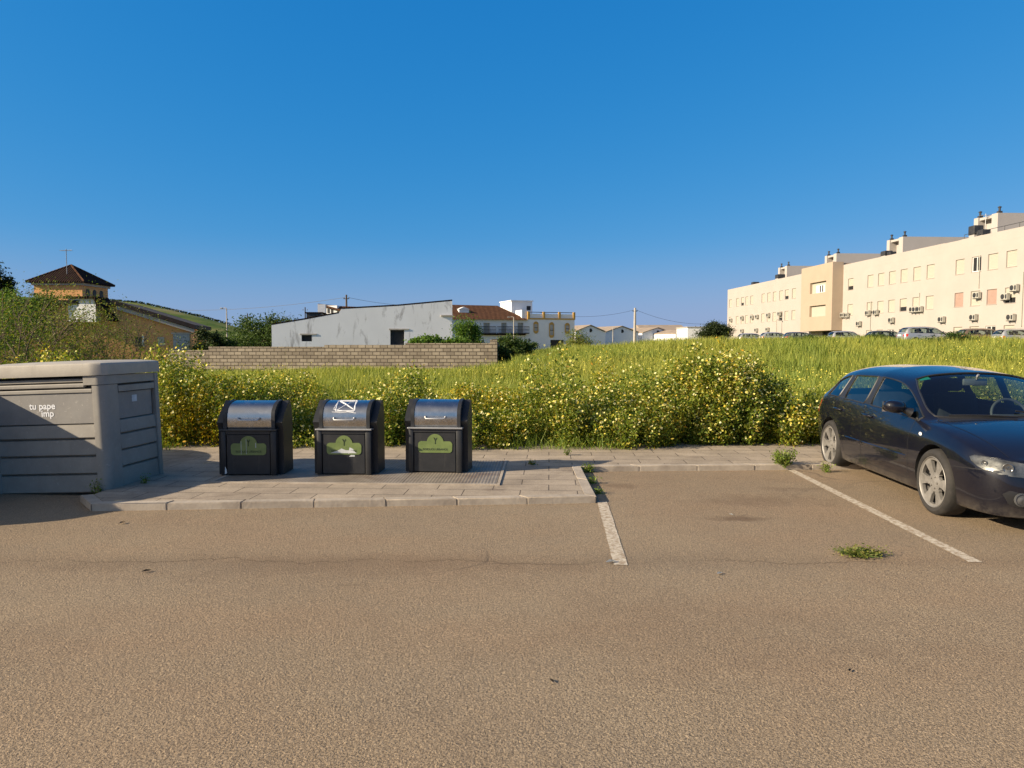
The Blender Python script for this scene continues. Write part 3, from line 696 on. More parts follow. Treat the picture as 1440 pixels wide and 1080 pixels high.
def build_car(kind='hatch', paint='blue_paint', interior=True):
    S = car_rings(kind); n = len(S)
    bm = bmesh.new(); grid = {}
    for i, r in enumerate(S):
        for j, p in enumerate(r):
            for s in (1, -1):
                y = p[1] * s
                if abs(p[1]) < 1e-6 and s == -1: grid[i, j, -1] = grid[i, j, 1]; continue
                grid[i, j, s] = bm.verts.new((p[0], y, p[2]))
    I = {k: v + 3 for v, k in enumerate(['T1', 'RB', 'RH', 'D2', 'D1', 'B2', 'B1', 'H', 'C15', 'C1', 'C0'])}
    def mat_of(i, j, s):
        if j in (0, 1): return 1
        if j == 6:
            if i in (I['B1'], I['H'], I['C15']): return 4 if s < 0 else 7
            if i == I['D1']: return 5 if s < 0 else 8
            if i == I['RH']: return 6 if s < 0 else 9
            if i == I['B2'] or i == I['D2']: return 1
        if i in (I['H'], I['C15']) and j in (8, 9): return 2
        if i == I['RB'] and j in (8, 9): return 3
        if i == I['C1'] and j in (8, 9): return 1
        return 0
    # station order rear -> front; face (i,j) lies between station i and i+1
    def remap(i, j, s):
        names = {v: k for k, v in I.items()}
        nm = names.get(i)
        if j == 6:
            if nm == 'RH': return 6 if s < 0 else 9                 # RH-D2 quarter glass
            if nm == 'D2': return 1
            if nm == 'D1': return 5 if s < 0 else 8                 # D1-B2 rear door
            if nm == 'B2': return 1
            if nm in ('B1', 'H', 'C15'): return 4 if s < 0 else 7   # front door
        if nm in ('H', 'C15') and j in (8, 9): return 2
        if nm == 'RB' and j in (8, 9): return 3
        if nm == 'C1' and j in (8, 9): return 1
        if j in (0, 1): return 1
        return 0
    for i in range(n - 1):
        for j in range(10):
            for s in (1, -1):
                vs = [grid[i, j, s], grid[i+1, j, s], grid[i+1, j+1, s], grid[i, j+1, s]]
                u = []
                for v in vs:
                    if v not in u: u.append(v)
                if len(u) < 3: continue
                if s == -1: u = u[::-1]
                try: f = bm.faces.new(u)
                except ValueError: continue
                f.material_index = remap(i, j, s); f.smooth = True
    bmesh.ops.recalc_face_normals(bm, faces=bm.faces[:])
    cl = bm.edges.layers.float.new('crease_edge')
    for i in range(n - 1):
        for s in (1, -1):
            for j, cv in ((2, 0.5), (5, 0.35), (6, 0.35)):
                ed = bm.edges.get((grid[i, j, s], grid[i+1, j, s]))
                if ed: ed[cl] = cv
            if I['RH'] <= i < I['C1']:
                for j in ((7, 8) if i >= I['H'] else (7,)):
                    ed = bm.edges.get((grid[i, j, s], grid[i+1, j, s]))
                    if ed: ed[cl] = 0.6
    for nm in ('B1', 'B2', 'D1', 'D2'):
        for s in (1, -1):
            ed = bm.edges.get((grid[I[nm], 6, s], grid[I[nm], 7, s]))
            if ed: ed[cl] = 0.8
    for nm in ('H', 'C1'):
        for s in (1, -1):
            for j in (8, 9):
                ed = bm.edges.get((grid[I[nm], j, s], grid[I[nm], j+1, s]))
                if ed: ed[cl] = 0.4
    me = bpy.data.meshes.new('tmp'); bm.to_mesh(me); bm.free()
    for k in range(10): me.materials.append(None)
    to = link(bpy.data.objects.new('tmp', me))
    md = to.modifiers.new('s', 'SUBSURF'); md.levels = 3; md.render_levels = 3
    dg = bpy.context.evaluated_depsgraph_get()
    sm = bpy.data.meshes.new_from_object(to.evaluated_get(dg))
    bvh = BVHTree.FromPolygons([v.co[:] for v in sm.vertices], [p.vertices[:] for p in sm.polygons])
    # wheel housings
    cut = MB()
    for ax in (1.29, -1.288):
        for s in (-1, 1):
            cut.lathe([(0.0, s * 0.60), (0.352, s * 0.60), (0.352, s * 1.0), (0.0, s * 1.0)], 48, 'y', (ax, 0, 0.325))
    cme = bpy.data.meshes.new('cut'); cme.from_pydata(cut.v, [], cut.f); cme.update()
    b2 = bmesh.new(); b2.from_mesh(cme); bmesh.ops.remove_doubles(b2, verts=b2.verts[:], dist=1e-5); bmesh.ops.recalc_face_normals(b2, faces=b2.faces[:])
    for f in b2.faces: f.material_index = 1
    b2.to_mesh(cme); b2.free(); cme.materials.append(None); cme.materials.append(None)
    cobj = link(bpy.data.objects.new('cut', cme))
    mb_ = to.modifiers.new('b', 'BOOLEAN'); mb_.operation = 'DIFFERENCE'; mb_.object = cobj; mb_.solver = 'EXACT'
    bpy.context.view_layer.update(); dg = bpy.context.evaluated_depsgraph_get()
    fm = bpy.data.meshes.new_from_object(to.evaluated_get(dg))
    bpy.data.objects.remove(to); bpy.data.objects.remove(cobj)
    root = empty('parked_car', (0, 0, 0))
    allv = [v.co.copy() for v in fm.vertices]; nrm = [v.normal.copy() for v in fm.vertices]
    groups = {}
    for p in fm.polygons: groups.setdefault(p.material_index, []).append(p)
    def sub(idx, inset=0.0, shift=0.0):
        mp = {}; vs = []; fs = []
        for p in groups.get(idx, []):
            f = []
            for vi in p.vertices:
                if vi not in mp: mp[vi] = len(vs); vs.append(allv[vi] - nrm[vi] * inset)
                f.append(mp[vi])
            fs.append(f)
        m = MB(); m.add(vs, fs); return m
    pmat = M[paint]
    body = sub(0).build('body', pmat, root, smooth=45)
    sub(1).build('black_trim', M['black_plastic'], root, smooth=45)
    if interior:
        sub(2, 0.006).build('windscreen', M['glass'], root, smooth=80)
        sub(3, 0.006).build('rear_window', M['glass'], root, smooth=80)
        for k in range(4, 10): sub(k, 0.006).build('side_window', M['glass'], root, smooth=80)
    else:
        g = M['glass']
        sub(2, 0.006).build('windscreen', g, root, smooth=80); sub(3, 0.006).build('rear_window', g, root, smooth=80)
        for k in range(4, 10): sub(k, 0.006).build('side_window', g, root, smooth=80)
    # dark rubber seals round every pane
    for gl_ in [o for o in root.children if o.name.split('.')[0] in ('windscreen', 'rear_window', 'side_window')]:
        cnt = {}
        for p in gl_.data.polygons:
            for a, b in p.edge_keys: cnt[a, b] = cnt.get((a, b), 0) + 1
        nb = {}
        for (a, b), c in cnt.items():
            if c == 1: nb.setdefault(a, []).append(b); nb.setdefault(b, []).append(a)
        if not nb: continue
        a0 = next(iter(nb)); loop = [a0]; prev = None; cur = a0
        while True:
            nx_ = [q for q in nb[cur] if q != prev]
            if not nx_ or nx_[0] == a0 or len(loop) > 4000: break
            prev, cur = cur, nx_[0]; loop.append(cur)
        pts = [gl_.data.vertices[q].co + gl_.data.vertices[q].normal * 0.006 for q in loop]; pts += [pts[0], pts[1]]
        m = MB(); m.tube(pts, 0.0095, 5, cap=False); m.build('window_seal', M['black_plastic'], gl_, smooth=60)
    def hit(o, d):
        h = bvh.ray_cast(Vector(o), Vector(d)); return (h[0], h[1]) if h[0] is not None else (None, None)
    def side(x, z, s, off=0.0):
        p, nn = hit((x, s * 3, z), (0, -s, 0))
        if p is None: return Vector((x, s * 0.88, z))
        if nn.dot(Vector((0, s, 0))) < 0: nn = -nn
        return p + nn * off
    def patch(outline, o_fn, d, off, m, rings=(1, .86, .66, .4, .15)):
        """outline projected along d on to the body as a thin raised patch"""
        cx = sum(p[0] for p in outline) / len(outline); cz = sum(p[1] for p in outline) / len(outline)
        base = []; nv = len(outline); ok = True
        st = len(m.v); vs = []
        for ri, k in enumerate((1.02,) + tuple(rings)):
            for a, b in outline:
                pt = o_fn(cx + (a - cx) * k, cz + (b - cz) * k)
                p, nn = hit(pt, d)
                if p is None: p, nn = Vector(pt) + Vector(d) * 1.0, -Vector(d)
                if nn.dot(Vector(d)) > 0: nn = -nn
                vs.append(p + nn * (off if ri > 0 else -0.004))
        fs = []; K = len(rings) + 1
        for r in range(K - 1):
            for k in range(nv): fs.append((r*nv + k, r*nv + (k+1) % nv, (r+1)*nv + (k+1) % nv, (r+1)*nv + k))
        fs.append(tuple(range((K-1)*nv, K*nv)))
        m.add(vs, fs)
    def seam(m, pts, s, wd=0.006, off=0.0012):
        d = []
        for (x0, z0), (x1, z1) in zip(pts, pts[1:]):
            k = max(2, int(math.hypot(x1-x0, z1-z0) / 0.03))
            d += [(x0 + (x1-x0)*q/k, z0 + (z1-z0)*q/k) for q in range(k)]
        d.append(pts[-1]); vs = []
        for i, (x, z) in enumerate(d):
            a, b = d[max(0, i-1)], d[min(len(d)-1, i+1)]
            tx, tz = b[0]-a[0], b[1]-a[1]; l = math.hypot(tx, tz) or 1; ox, oz = -tz/l*wd/2, tx/l*wd/2
            vs += [side(x + ox, z + oz, s, off), side(x - ox, z - oz, s, off)]
        m.add(vs, [(2*i, 2*i+1, 2*i+3, 2*i+2) for i in range(len(d)-1)])
    for s in (-1, 1):
        for run, wd_ in (([(0.83, 0.86), (0.80, 0.70), (0.78, 0.30)], .006), ([(-0.33, 0.90), (-0.335, 0.30)], .006), ([(-1.20, 0.925), (-1.13, 0.78), (-1.0, 0.60), (-0.90, 0.45), (-0.84, 0.30)], .006),
                         ([(0.78, 0.255), (-0.84, 0.255)], .006), ([(1.62, 0.53), (1.95, 0.555)], .007), ([(-1.66, 0.60), (-1.95, 0.62)], .007)):
            m = MB(); seam(m, run, s, wd_); m.build('panel_gap', M['dark'], body)
        m = MB()
        d = [hit((x, s * (0.70 - max(0, x - 1.3) * 0.12), 2), (0, 0, -1)) for x in np.linspace(1.02, 2.0, 24)]
        vs = []
        for p, nn in d:
            if p is None: continue
            vs += [p + Vector((0, 0.003, 0.0015)), p + Vector((0, -0.003, 0.0015))]
        m.add(vs, [(2*i, 2*i+1, 2*i+3, 2*i+2) for i in range(len(vs)//2 - 1)])
        m.build('bonnet_gap', M['dark'], body)
    # rubbing strips, sills
    for s in (-1, 1):
        m = MB()
        for x0, x1 in ((-0.80, -0.35), (-0.31, 0.76)):
            xs = np.linspace(x0, x1, 14); vs = []
            for x in xs:
                tp_ = 1.0 if 0 < list(xs).index(x) < 13 else 0.05
                for dz, off in ((0.022, 0.0005), (0.016, 0.009 * tp_), (-0.016, 0.009 * tp_), (-0.022, 0.0005)): vs.append(side(x, 0.475 + dz, s, off))
            m.add(vs, [(4*i+k, 4*i+k+1, 4*i+k+5, 4*i+k+4) for i in range(13) for k in range(3)])
        m.build('rubbing_strip', pmat, body, smooth=30)
        for hx in (-1.06, -0.20):
            m = MB(); pts = [side(hx + q * 0.03, 0.80, s, o) for q, o in ((-3.4, 0.004), (-3, 0.03), (-1, 0.036), (1, 0.036), (3, 0.03), (3.4, 0.004))]
            m.tube(pts, [0.012, 0.014, 0.015, 0.015, 0.014, 0.012], 8); m.build('door_handle', pmat, root, smooth=50)
        m = MB(); p = side(1.02, 0.745, s, 0.004)
        m.lathe([(0.0, 0.007), (0.012, 0.006), (0.02, 0.0)], 14, 'y', (0, 0, 0)); m.xf(Matrix.Translation(p) @ Matrix.Diagonal((1.5, s, 0.9, 1)))
        m.build('side_repeater', M['white_paint'], body, smooth=60)
        # mirror
        m = MB(); bmm = bmesh.new(); bmesh.ops.create_uvsphere(bmm, u_segments=18, v_segments=12, radius=1)
        for v in bmm.verts:
            x, y, z = v.co
            x = max(x, -0.35)
            v.co = Vector((0.66 + x * 0.085, s * (0.95 + y * 0.11), 0.985 + (abs(z) ** 0.8 * (1 if z > 0 else -1)) * 0.068 + y * 0.008))
        m.bm(bmm); mir = m.build('mirror', pmat if s else pmat, root, smooth=60)
        m = MB(); m.prism([(-0.10, -0.056), (0.10, -0.05), (0.105, 0.045), (-0.095, 0.055)], 'x', 0.626, 0.630)
        m.xf(Matrix.Translation((0, s * 0.965, 0.985))); m.build('mirror_glass', M['chrome'], mir)
        m = MB(); m.tube([(0.70, s * 0.80, 0.925), (0.69, s * 0.845, 0.945), (0.68, s * 0.90, 0.965)], [0.05, 0.035, 0.03], 8); m.build('mirror_arm', M['black_plastic'], mir, smooth=60)
        # headlight
        out = [(.40, .525), (.402, .56), (.41, .59), (.45, .612), (.52, .625), (.60, .637), (.68, .648), (.75, .656), (.80, .660), (.822, .645), (.826, .615), (.815, .58), (.79, .555), (.72, .532), (.64, .520), (.56, .514), (.48, .512), (.43, .515)]
        if s > 0: out = out[::-1]
        fx = lambda a, b: (4.0, s * a, b)
        m = MB(); patch(out, fx, (-1, 0, 0), 0.003, m); hl = m.build('headlight', M['chrome_dull'], root, smooth=50)
        m = MB(); patch(out, fx, (-1, 0, 0), 0.016, m); m.build('headlight_glass', M['clear'], hl, smooth=50)
        for cy_, cz_, r_ in ((.50, .565, .046), (.66, .588, .042), (.775, .61, .026)):
            m = MB(); p, nn = hit((4, s * cy_, cz_), (-1, 0, 0))
            m.lathe([(r_, 0.011), (r_ * .9, 0.013), (r_ * .8, 0.009), (r_ * .45, 0.006), (0, 0.011)], 18, 'x', (0, 0, 0)); m.xf(Matrix.Translation(p) @ Matrix.Rotation(math.atan2(nn.y, abs(nn.x)) * 1.0, 4, 'Z'), len(m.v) - 90)
            m.build('lamp', M['lamp_dark'], hl, smooth=50)
        # fog lamp recess and lamp
        rec = [(.34, .255), (.34, .375), (.48, .395), (.66, .40), (.70, .37), (.66, .29), (.58, .255)]
        if s > 0: rec = rec[::-1]
        m = MB(); patch(rec, fx, (-1, 0, 0), 0.003, m); rc = m.build('air_intake', M['black_plastic'], root, smooth=50)
        p, nn = hit((4, s * 0.575, 0.33), (-1, 0, 0))
        m = MB(); m.lathe([(0.058, 0.0), (0.058, 0.014), (0.048, 0.016), (0.044, 0.008), (0.0, 0.012)], 20, 'x'); m.xf(Matrix.Translation(p) @ Matrix.Rotation(math.atan2(nn.y, nn.x) * 0.7, 4, 'Z'))
        m.build('fog_lamp', M['chrome_dull'], rc, smooth=40)
        m = MB()
        for zz in (0.285, 0.325, 0.365):
            q = [hit((4, s * yy, zz), (-1, 0, 0))[0] for yy in (0.35, 0.42, 0.50)]
            m.tube([v + Vector((0.006, 0, 0)) for v in q if v is not None], 0.006, 5)
        m.build('intake_bar', M['dark_metal'], rc)
        # tail lamp wrapped round the rear corner
        tl = [(-1.80, .86), (-1.86, .70), (-1.99, .70), (-1.985, .86), (-1.90, .905)]
        if s > 0: tl = tl[::-1]
        m = MB(); patch(tl, lambda a, b: (a, s * 3, b), (0, -s, 0), 0.004, m); tl_ = m.build('tail_light', M['red_lens'], root, smooth=50)
        tr = [(.50, .70), (.72, .70), (.70, .86), (.55, .86)]
        if s < 0: tr = tr[::-1]
        m = MB(); patch(tr, lambda a, b: (-4, s * a, b), (1, 0, 0), 0.004, m); m.build('rear_lens', M['red_lens'], tl_, smooth=50)
        # wiper
    fxc = lambda a, b: (4.0, a, b)
    m = MB(); patch([(-.31, .36), (.31, .36), (.34, .60), (.33, .685), (-.33, .685), (-.34, .60)], fxc, (-1, 0, 0), 0.004, m); gr = m.build('grille', M['black_plastic'], root, smooth=50)
    m = MB()
    for zz in np.linspace(0.39, 0.66, 8):
        q = [hit((4, yy, zz), (-1, 0, 0))[0] for yy in (-.29, -.15, 0, .15, .29)]; m.tube([v + Vector((0.006, 0, 0)) for v in q], 0.005, 4)
    m.build('grille_bar', M['grey_metal'], gr)
    p, nn = hit((4, 0, 0.43), (-1, 0, 0)); m = MB(); m.bbox(p.x + 0.005, p.x + 0.018, -0.26, 0.26, 0.375, 0.485, 0.004); m.build('number_plate', M['white_paint'], root)
    m = MB(); pb, nb = hit((-4, 0, 0.80), (1, 0, 0)); m.bbox(pb.x - 0.014, pb.x - 0.002, -0.26, 0.26, 0.745, 0.855, 0.004); m.build('number_plate', M['white_paint'], root)
    for y0, y1 in ((0.62, 0.02), (-0.02, -0.58)):
        m = MB(); q = []
        for k in range(9):
            yy = y0 + (y1 - y0) * k / 8; p, nn = hit((1.14 - 0.10 * (k / 8) - 0.16 * abs(yy) ** 2, yy, 2), (0, 0, -1)); q.append(p + Vector((0, 0, 0.014)))
        m.tube(q, 0.008, 5); m.build('wiper', M['black_plastic'], root)
    # wheels
    for ax in (1.29, -1.288):
        for s in (-1, 1):
            ya = s * 0.770
            wh = MB(); prof = []
            hw = 0.108
            for r_, h_ in ((0.240, -.09), (0.247, -hw), (0.275, -hw - .006), (0.300, -.100), (0.312, -.082), (0.317, -.05), (0.318, 0), (0.317, .05), (0.312, .082), (0.300, .100), (0.275, hw + .006), (0.247, hw), (0.240, .09)): prof.append((r_, h_))
            wh.lathe(prof, 48, 'y', (0, 0, 0), closed=True)
            wheel = empty('wheel', (ax, ya, 0.318)); wheel.parent = root
            ty = wh.build('tyre', M['rubber'], wheel, smooth=40)
            rm = MB()
            rm.lathe([(0.241, -.09), (0.245, s * 0.10), (0.238, s * 0.108), (0.229, s * 0.098), (0.224, s * 0.06), (0.222, -s * 0.05)], 48, 'y')
            nA = 72; rr = [0.0, 0.035, 0.092, 0.118, 0.150, 0.182, 0.211, 0.228]; yy = [.088, .088, .082, .086, .09, .092, .094, .097]
            def hole(a, k):
                a = (a % 60) - 30; return 2 <= k <= 5 and abs(a) < (9, 13, 15, 13)[k - 2]
            vs = []; fs = []
            for r_, y_ in zip(rr, yy):
                for q in range(nA): an = 2*math.pi*q/nA; vs.append((r_*math.cos(an), s*y_, r_*math.sin(an)))
            b0 = len(vs)
            for r_, y_ in zip(rr, yy):
                for q in range(nA): an = 2*math.pi*q/nA; vs.append((r_*math.cos(an), s*(y_-0.03), r_*math.sin(an)))
            for k in range(len(rr)-1):
                for q in range(nA):
                    if hole((q + .5) * 5, k): continue
                    q2 = (q+1) % nA; fs.append((k*nA+q, k*nA+q2, (k+1)*nA+q2, (k+1)*nA+q))
                    if hole((q - .5) * 5, k): fs.append((k*nA+q, (k+1)*nA+q, b0+(k+1)*nA+q, b0+k*nA+q))
                    if hole((q + 1.5) * 5, k): fs.append((k*nA+q2, (k+1)*nA+q2, b0+(k+1)*nA+q2, b0+k*nA+q2))
                    if 0 < k and hole((q+.5)*5, k-1): fs.append((k*nA+q, k*nA+q2, b0+k*nA+q2, b0+k*nA+q))
                    if k < len(rr)-2 and hole((q+.5)*5, k+1): fs.append(((k+1)*nA+q, (k+1)*nA+q2, b0+(k+1)*nA+q2, b0+(k+1)*nA+q))
            rm.add(vs, fs)
            for q in range(5): an = 2*math.pi*q/5; rm.lathe([(0.011, s*0.085), (0.011, s*0.098), (0, s*0.099)], 8, 'y', (0.056*math.cos(an), 0, 0.056*math.sin(an)))
            rm.build('rim', M['alloy'], wheel, smooth=40)
            bd = MB(); bd.lathe([(0.0, s*0.03), (0.22, s*0.03)], 32, 'y'); bd.build('brake_disc', M['dark_metal'], wheel)
    # cabin
    m = MB(); m.box(-1.75, 0.95, -0.72, 0.72, 0.26, 0.34); m.build('cabin_floor', M['cabin'], root)
    m = MB(); m.prism([(0.50, 0.55), (0.62, 0.85), (0.80, 0.885), (1.02, 0.885), (1.0, 0.55)], 'y', -0.70, 0.70); m.build('dashboard', M['cabin'], root, smooth=30)
    for s in (-1, 1):
        m = MB(); m.bbox(-0.55, 0.05, s*0.36-.25, s*0.36+.25, 0.40, 0.56, 0.05)
        st = len(m.v); m.bbox(-0.09, 0.05, -0.24, 0.24, 0.0, 0.58, 0.05); m.xf(Matrix.Translation((-0.50, s*0.36, 0.50)) @ Matrix.Rotation(R(-17), 4, 'Y'), st)
        seat = m.build('seat', M['cabin'], root, smooth=50)
        m = MB(); m.bbox(-0.79, -0.70, s*0.36-.13, s*0.36+.13, 1.06, 1.22, 0.04); m.build('headrest', M['cabin'], seat, smooth=50)
        m = MB()
        m.prism([(0.80, 0.34), (0.80, 0.86), (-1.6, 0.92), (-1.6, 0.34)], 'y', *(sorted((s*0.745, s*0.785)))); m.build('door_card', M['cabin'], root)
    m = MB(); m.bbox(-1.25, -0.75, -0.62, 0.62, 0.40, 0.56, 0.05); st = len(m.v); m.bbox(-0.08, 0.05, -0.62, 0.62, 0.0, 0.52, 0.04); m.xf(Matrix.Translation((-1.22, 0, 0.48)) @ Matrix.Rotation(R(-20), 4, 'Y'), st)
    m.build('rear_seat', M['cabin'], root, smooth=50)
    m = MB(); m.bbox(-1.78, -1.40, -0.66, 0.66, 0.88, 0.91, 0.01); m.build('parcel_shelf', M['cabin'], root)
    m = MB(); cpt = [Vector((0.40, 0.36 + 0.185*math.cos(a), 0.87 + 0.185*math.sin(a))) for a in np.linspace(0, 2*math.pi, 33)]
    m.tube(cpt, 0.015, 8); m.tube([(0.40, 0.18, 0.87), (0.42, 0.36, 0.86), (0.40, 0.54, 0.87)], 0.02, 6); m.xf(Matrix.Translation((0.40, 0.36, 0.87)) @ Matrix.Rotation(R(-22), 4, 'Y') @ Matrix.Translation((-0.40, -0.36, -0.87)))
    m.build('steering_wheel', M['wheel_grey'], root, smooth=50)
    m = MB(); m.bbox(0.36, 0.395, -0.125, 0.125, 1.19, 1.265, 0.015); m.tube([(0.39, 0, 1.255), (0.44, 0, 1.31)], 0.012, 6); m.build('rear_view_mirror', M['grey_metal'], root, smooth=40)
    if interior:
        q = [hit((4, yy, zz), (-1, 0, 0))[0] for yy, zz in ((-.55, 1.245), (-.45, 1.262), (-.45, 1.285), (-.55, 1.268))]
        m = MB(); m.add([v + Vector((-0.012, 0, -0.004)) for v in q], [(0, 1, 2, 3)]); m.build('windscreen_sticker', M['sticker_green'], root)
    return root
M['chrome_dull'] = pm('lamp_reflector', (0.06, 0.06, 0.058), (0.24, 0.24, 0.235), 9, 0.35, 0.5)
M['lamp_dark'] = pm('lamp_projector', (0.10, 0.10, 0.10), (0.3, 0.3, 0.3), 40, 0.2, 0.8)
M['wheel_grey'] = pm('steering_grey', (0.10, 0.10, 0.10), (0.14, 0.14, 0.14), 5, 0.5)
M['sticker_green'] = pm('green_sticker', (0.02, 0.32, 0.22), (0.03, 0.38, 0.26), 5, 0.5)
hero = build_car()
tag(hero, 'dark blue five door hatchback with alloy wheels parked beside the white bay line', 'car')
fw = Vector((4.02, 6.74)); rw = Vector((4.18, 9.30))
dirv = (fw - rw).normalized()
hero.rotation_euler = (0, 0, math.atan2(dirv.y, dirv.x))
# the right-hand wheels (local y = -0.87) stand on the line fw-rw
leftv = Vector((-dirv.y, dirv.x)); mid = (fw + rw) / 2 + leftv * 0.87
hero.location = (mid.x, mid.y, -0.012)
def repaint(root, mat):
    for o in [root] + list(root.children_recursive):
        if o.type == 'MESH':
            for sl_ in o.material_slots:
                if sl_.material == M['blue_paint']: sl_.link = 'OBJECT'; sl_.material = M[mat]
# a second hatchback stands left of the container, out of the picture; its shadow falls on the container
near = copy_tree(hero); near.location = (-6.60, 7.90, 0); near.rotation_euler = (0, 0, R(90 - 2)); repaint(near, 'grey_paint')
tag(near, 'grey hatchback parked just past the far end of the grey container', 'car')
estate = build_car('estate', interior=False)
CG = 'cars parked in front of the cream apartment block'
def far_car(src, px, py_roof, Y, paint, sc, label, first=False):
    o = src if first else copy_tree(src)
    p = P(px, py_roof, Y); h = 1.423 * sc[2] if src is hero else 1.458 * sc[2]
    o.location = (p.x, Y, p.z - h); o.rotation_euler = (0, 0, R(-3)); o.scale = sc; repaint(o, paint)
    tag(o, label, 'car', CG)
far_car(estate, 1305, 458, 57.0, 'silver_paint', (1.04, 1.0, 1.16), 'silver people carrier in the far car row, tallest and longest roof in view', True)
far_car(hero, 1385, 460.5, 54.5, 'brown_paint', (1.0, 1.0, 1.13), 'bronze hatchback between the silver people carrier and the white car')
far_car(estate, 1440, 461, 52.0, 'white_car', (0.98, 1.0, 1.05), 'white estate car cut by the right edge of the photo')
far_car(hero, 1250, 464, 63.5, 'green_car', (0.95, 1.0, 1.0), 'almost black car half hidden behind the silver people carrier')
far_car(estate, 1193, 464.5, 66.0, 'white_car', (0.85, 1.0, 1.03), 'small white car in front of the recess beside the peach bay')
far_car(hero, 1128, 466, 76.0, 'grey_paint', (0.95, 1.0, 1.0), 'dark grey car parked below the peach bay of the apartment block')
far_car(hero, 1093, 466.5, 82.0, 'silver_paint', (0.95, 1.0, 1.0), 'silver car second from the far end of the parked row')
far_car(estate, 1060, 468, 90.0, 'white_car', (0.95, 1.0, 0.98), 'white car at the far end of the parked row')
# ------------------------------------------------------------------ buildings
class Facade:
    """vertical plane: origin, direction u (unit), outward normal n = u turned right"""
    def __init__(s, ox, oy, ux, uy):
        l = math.hypot(ux, uy); s.o = (ox, oy); s.u = (ux/l, uy/l); s.n = (uy/l, -ux/l)
    def pix(s, px, py): return onplane(px, py, s.o[0], s.o[1], *s.u)
    def pt(s, u, z, out=0.0): return (s.o[0] + s.u[0]*u + s.n[0]*out, s.o[1] + s.u[1]*u + s.n[1]*out, z)
    def wall(s, m, u0, u1, z0, z1, ops, depth=0.2):
        us = sorted({u0, u1, *[o[0] for o in ops], *[o[1] for o in ops]}); zs = sorted({z0, z1, *[o[2] for o in ops], *[o[3] for o in ops]})
        us = [u for u in us if u0 <= u <= u1]; zs = [z for z in zs if z0 <= z <= z1]
        for a, b in zip(us, us[1:]):
            for c, d in zip(zs, zs[1:]):
                cu, cz = (a+b)/2, (c+d)/2
                if any(o[0] < cu < o[1] and o[2] < cz < o[3] for o in ops): continue
                m.add([s.pt(a, c), s.pt(b, c), s.pt(b, d), s.pt(a, d)], [(0, 1, 2, 3)])
        for a, b, c, d in ops:
            q = [(a, c), (b, c), (b, d), (a, d)]
            for k in range(4):
                p0, p1 = q[k], q[(k+1) % 4]
                m.add([s.pt(*p0), s.pt(*p1), s.pt(*p1, -depth), s.pt(*p0, -depth)], [(0, 1, 2, 3)])
    def block(s, m, u0, u1, z0, z1, o0, o1):
        """solid box between outward offsets o0 < o1"""
        vs = [s.pt(u, z, o) for z in (z0, z1) for (u, o) in ((u0, o1), (u1, o1), (u1, o0), (u0, o0))]
        m.add(vs, [(0,3,2,1),(4,5,6,7),(0,1,5,4),(1,2,6,5),(2,3,7,6),(3,0,4,7)]); return m

# ---- cream apartment block: the facade runs away from the camera on the right
ap = Facade(36.8, 122.0, 4.1, -78.0)            # u runs from the far end (0) to the near end
APL = math.hypot(4.1, 78)
apt = empty('apartment_block', (*ap.pt(APL/2, 0)[:2], 1.0), 0, 'long cream three storey apartment block with rows of shuttered windows', 'apartment building')
ROOF = 10.85
cols = [1027, 1037, 1044, 1050, 1057, 1073, 1081, 1089, 1098, 1106, 1116, 1135, 1195.5, 1223, 1238, 1253.6, 1270, 1288, 1307, 1348, 1371, 1394, 1420]
uc = [ap.pix(p, 430)[0] for p in cols]
uc += [uc[-1] + 3.1, uc[-1] + 6.0, uc[-1] + 9.2]
bay0, bay1 = ap.pix(1137, 430)[0] + 0.6, ap.pix(1185, 430)[0]
rows = [(4.95, 6.2), (7.85, 9.15)]
ops = []; wins = []
for k, u in enumerate(uc):
    if bay0 - 0.4 < u < bay1 + 0.4: u = bay0 - 1.6 if k == 11 else u
    for r, (a, b) in enumerate(rows):
        ops.append((u - .58, u + .58, a, b)); wins.append((k, r, ops[-1]))
    if k > 12: ops.append((u - .58, u + .58, 1.95, 3.15)); wins.append((k, 2, ops[-1]))
m = MB()
door_op = (bay0 + 3.2, bay0 + 7.0, 1.0, 3.2)
ap.wall(m, 0, APL, 0.6, ROOF, ops + [door_op])
ap.block(m, 0.0, APL, 0.6, ROOF - 0.9, -12, -11.8); ap.block(m, 0, 0.2, 0.6, ROOF - 0.3, -11.8, -0.01); ap.block(m, APL - .2, APL, 0.6, ROOF - .3, -11.8, -0.01)
lowu = (ap.pix(1360, 340)[0], ap.pix(1329, 340)[0])
ap.block(m, 0, APL, ROOF - 0.9, ROOF - 0.8, -11.8, -0.26)                          # roof deck
for a, b in ((0, lowu[1] - 0.0), (lowu[1] + 2.2, APL)): ap.block(m, a, b, ROOF - 0.8, ROOF + 0.03, -0.25, 0.004)
apw = m.build('wall', M['cream'], apt, world=True)
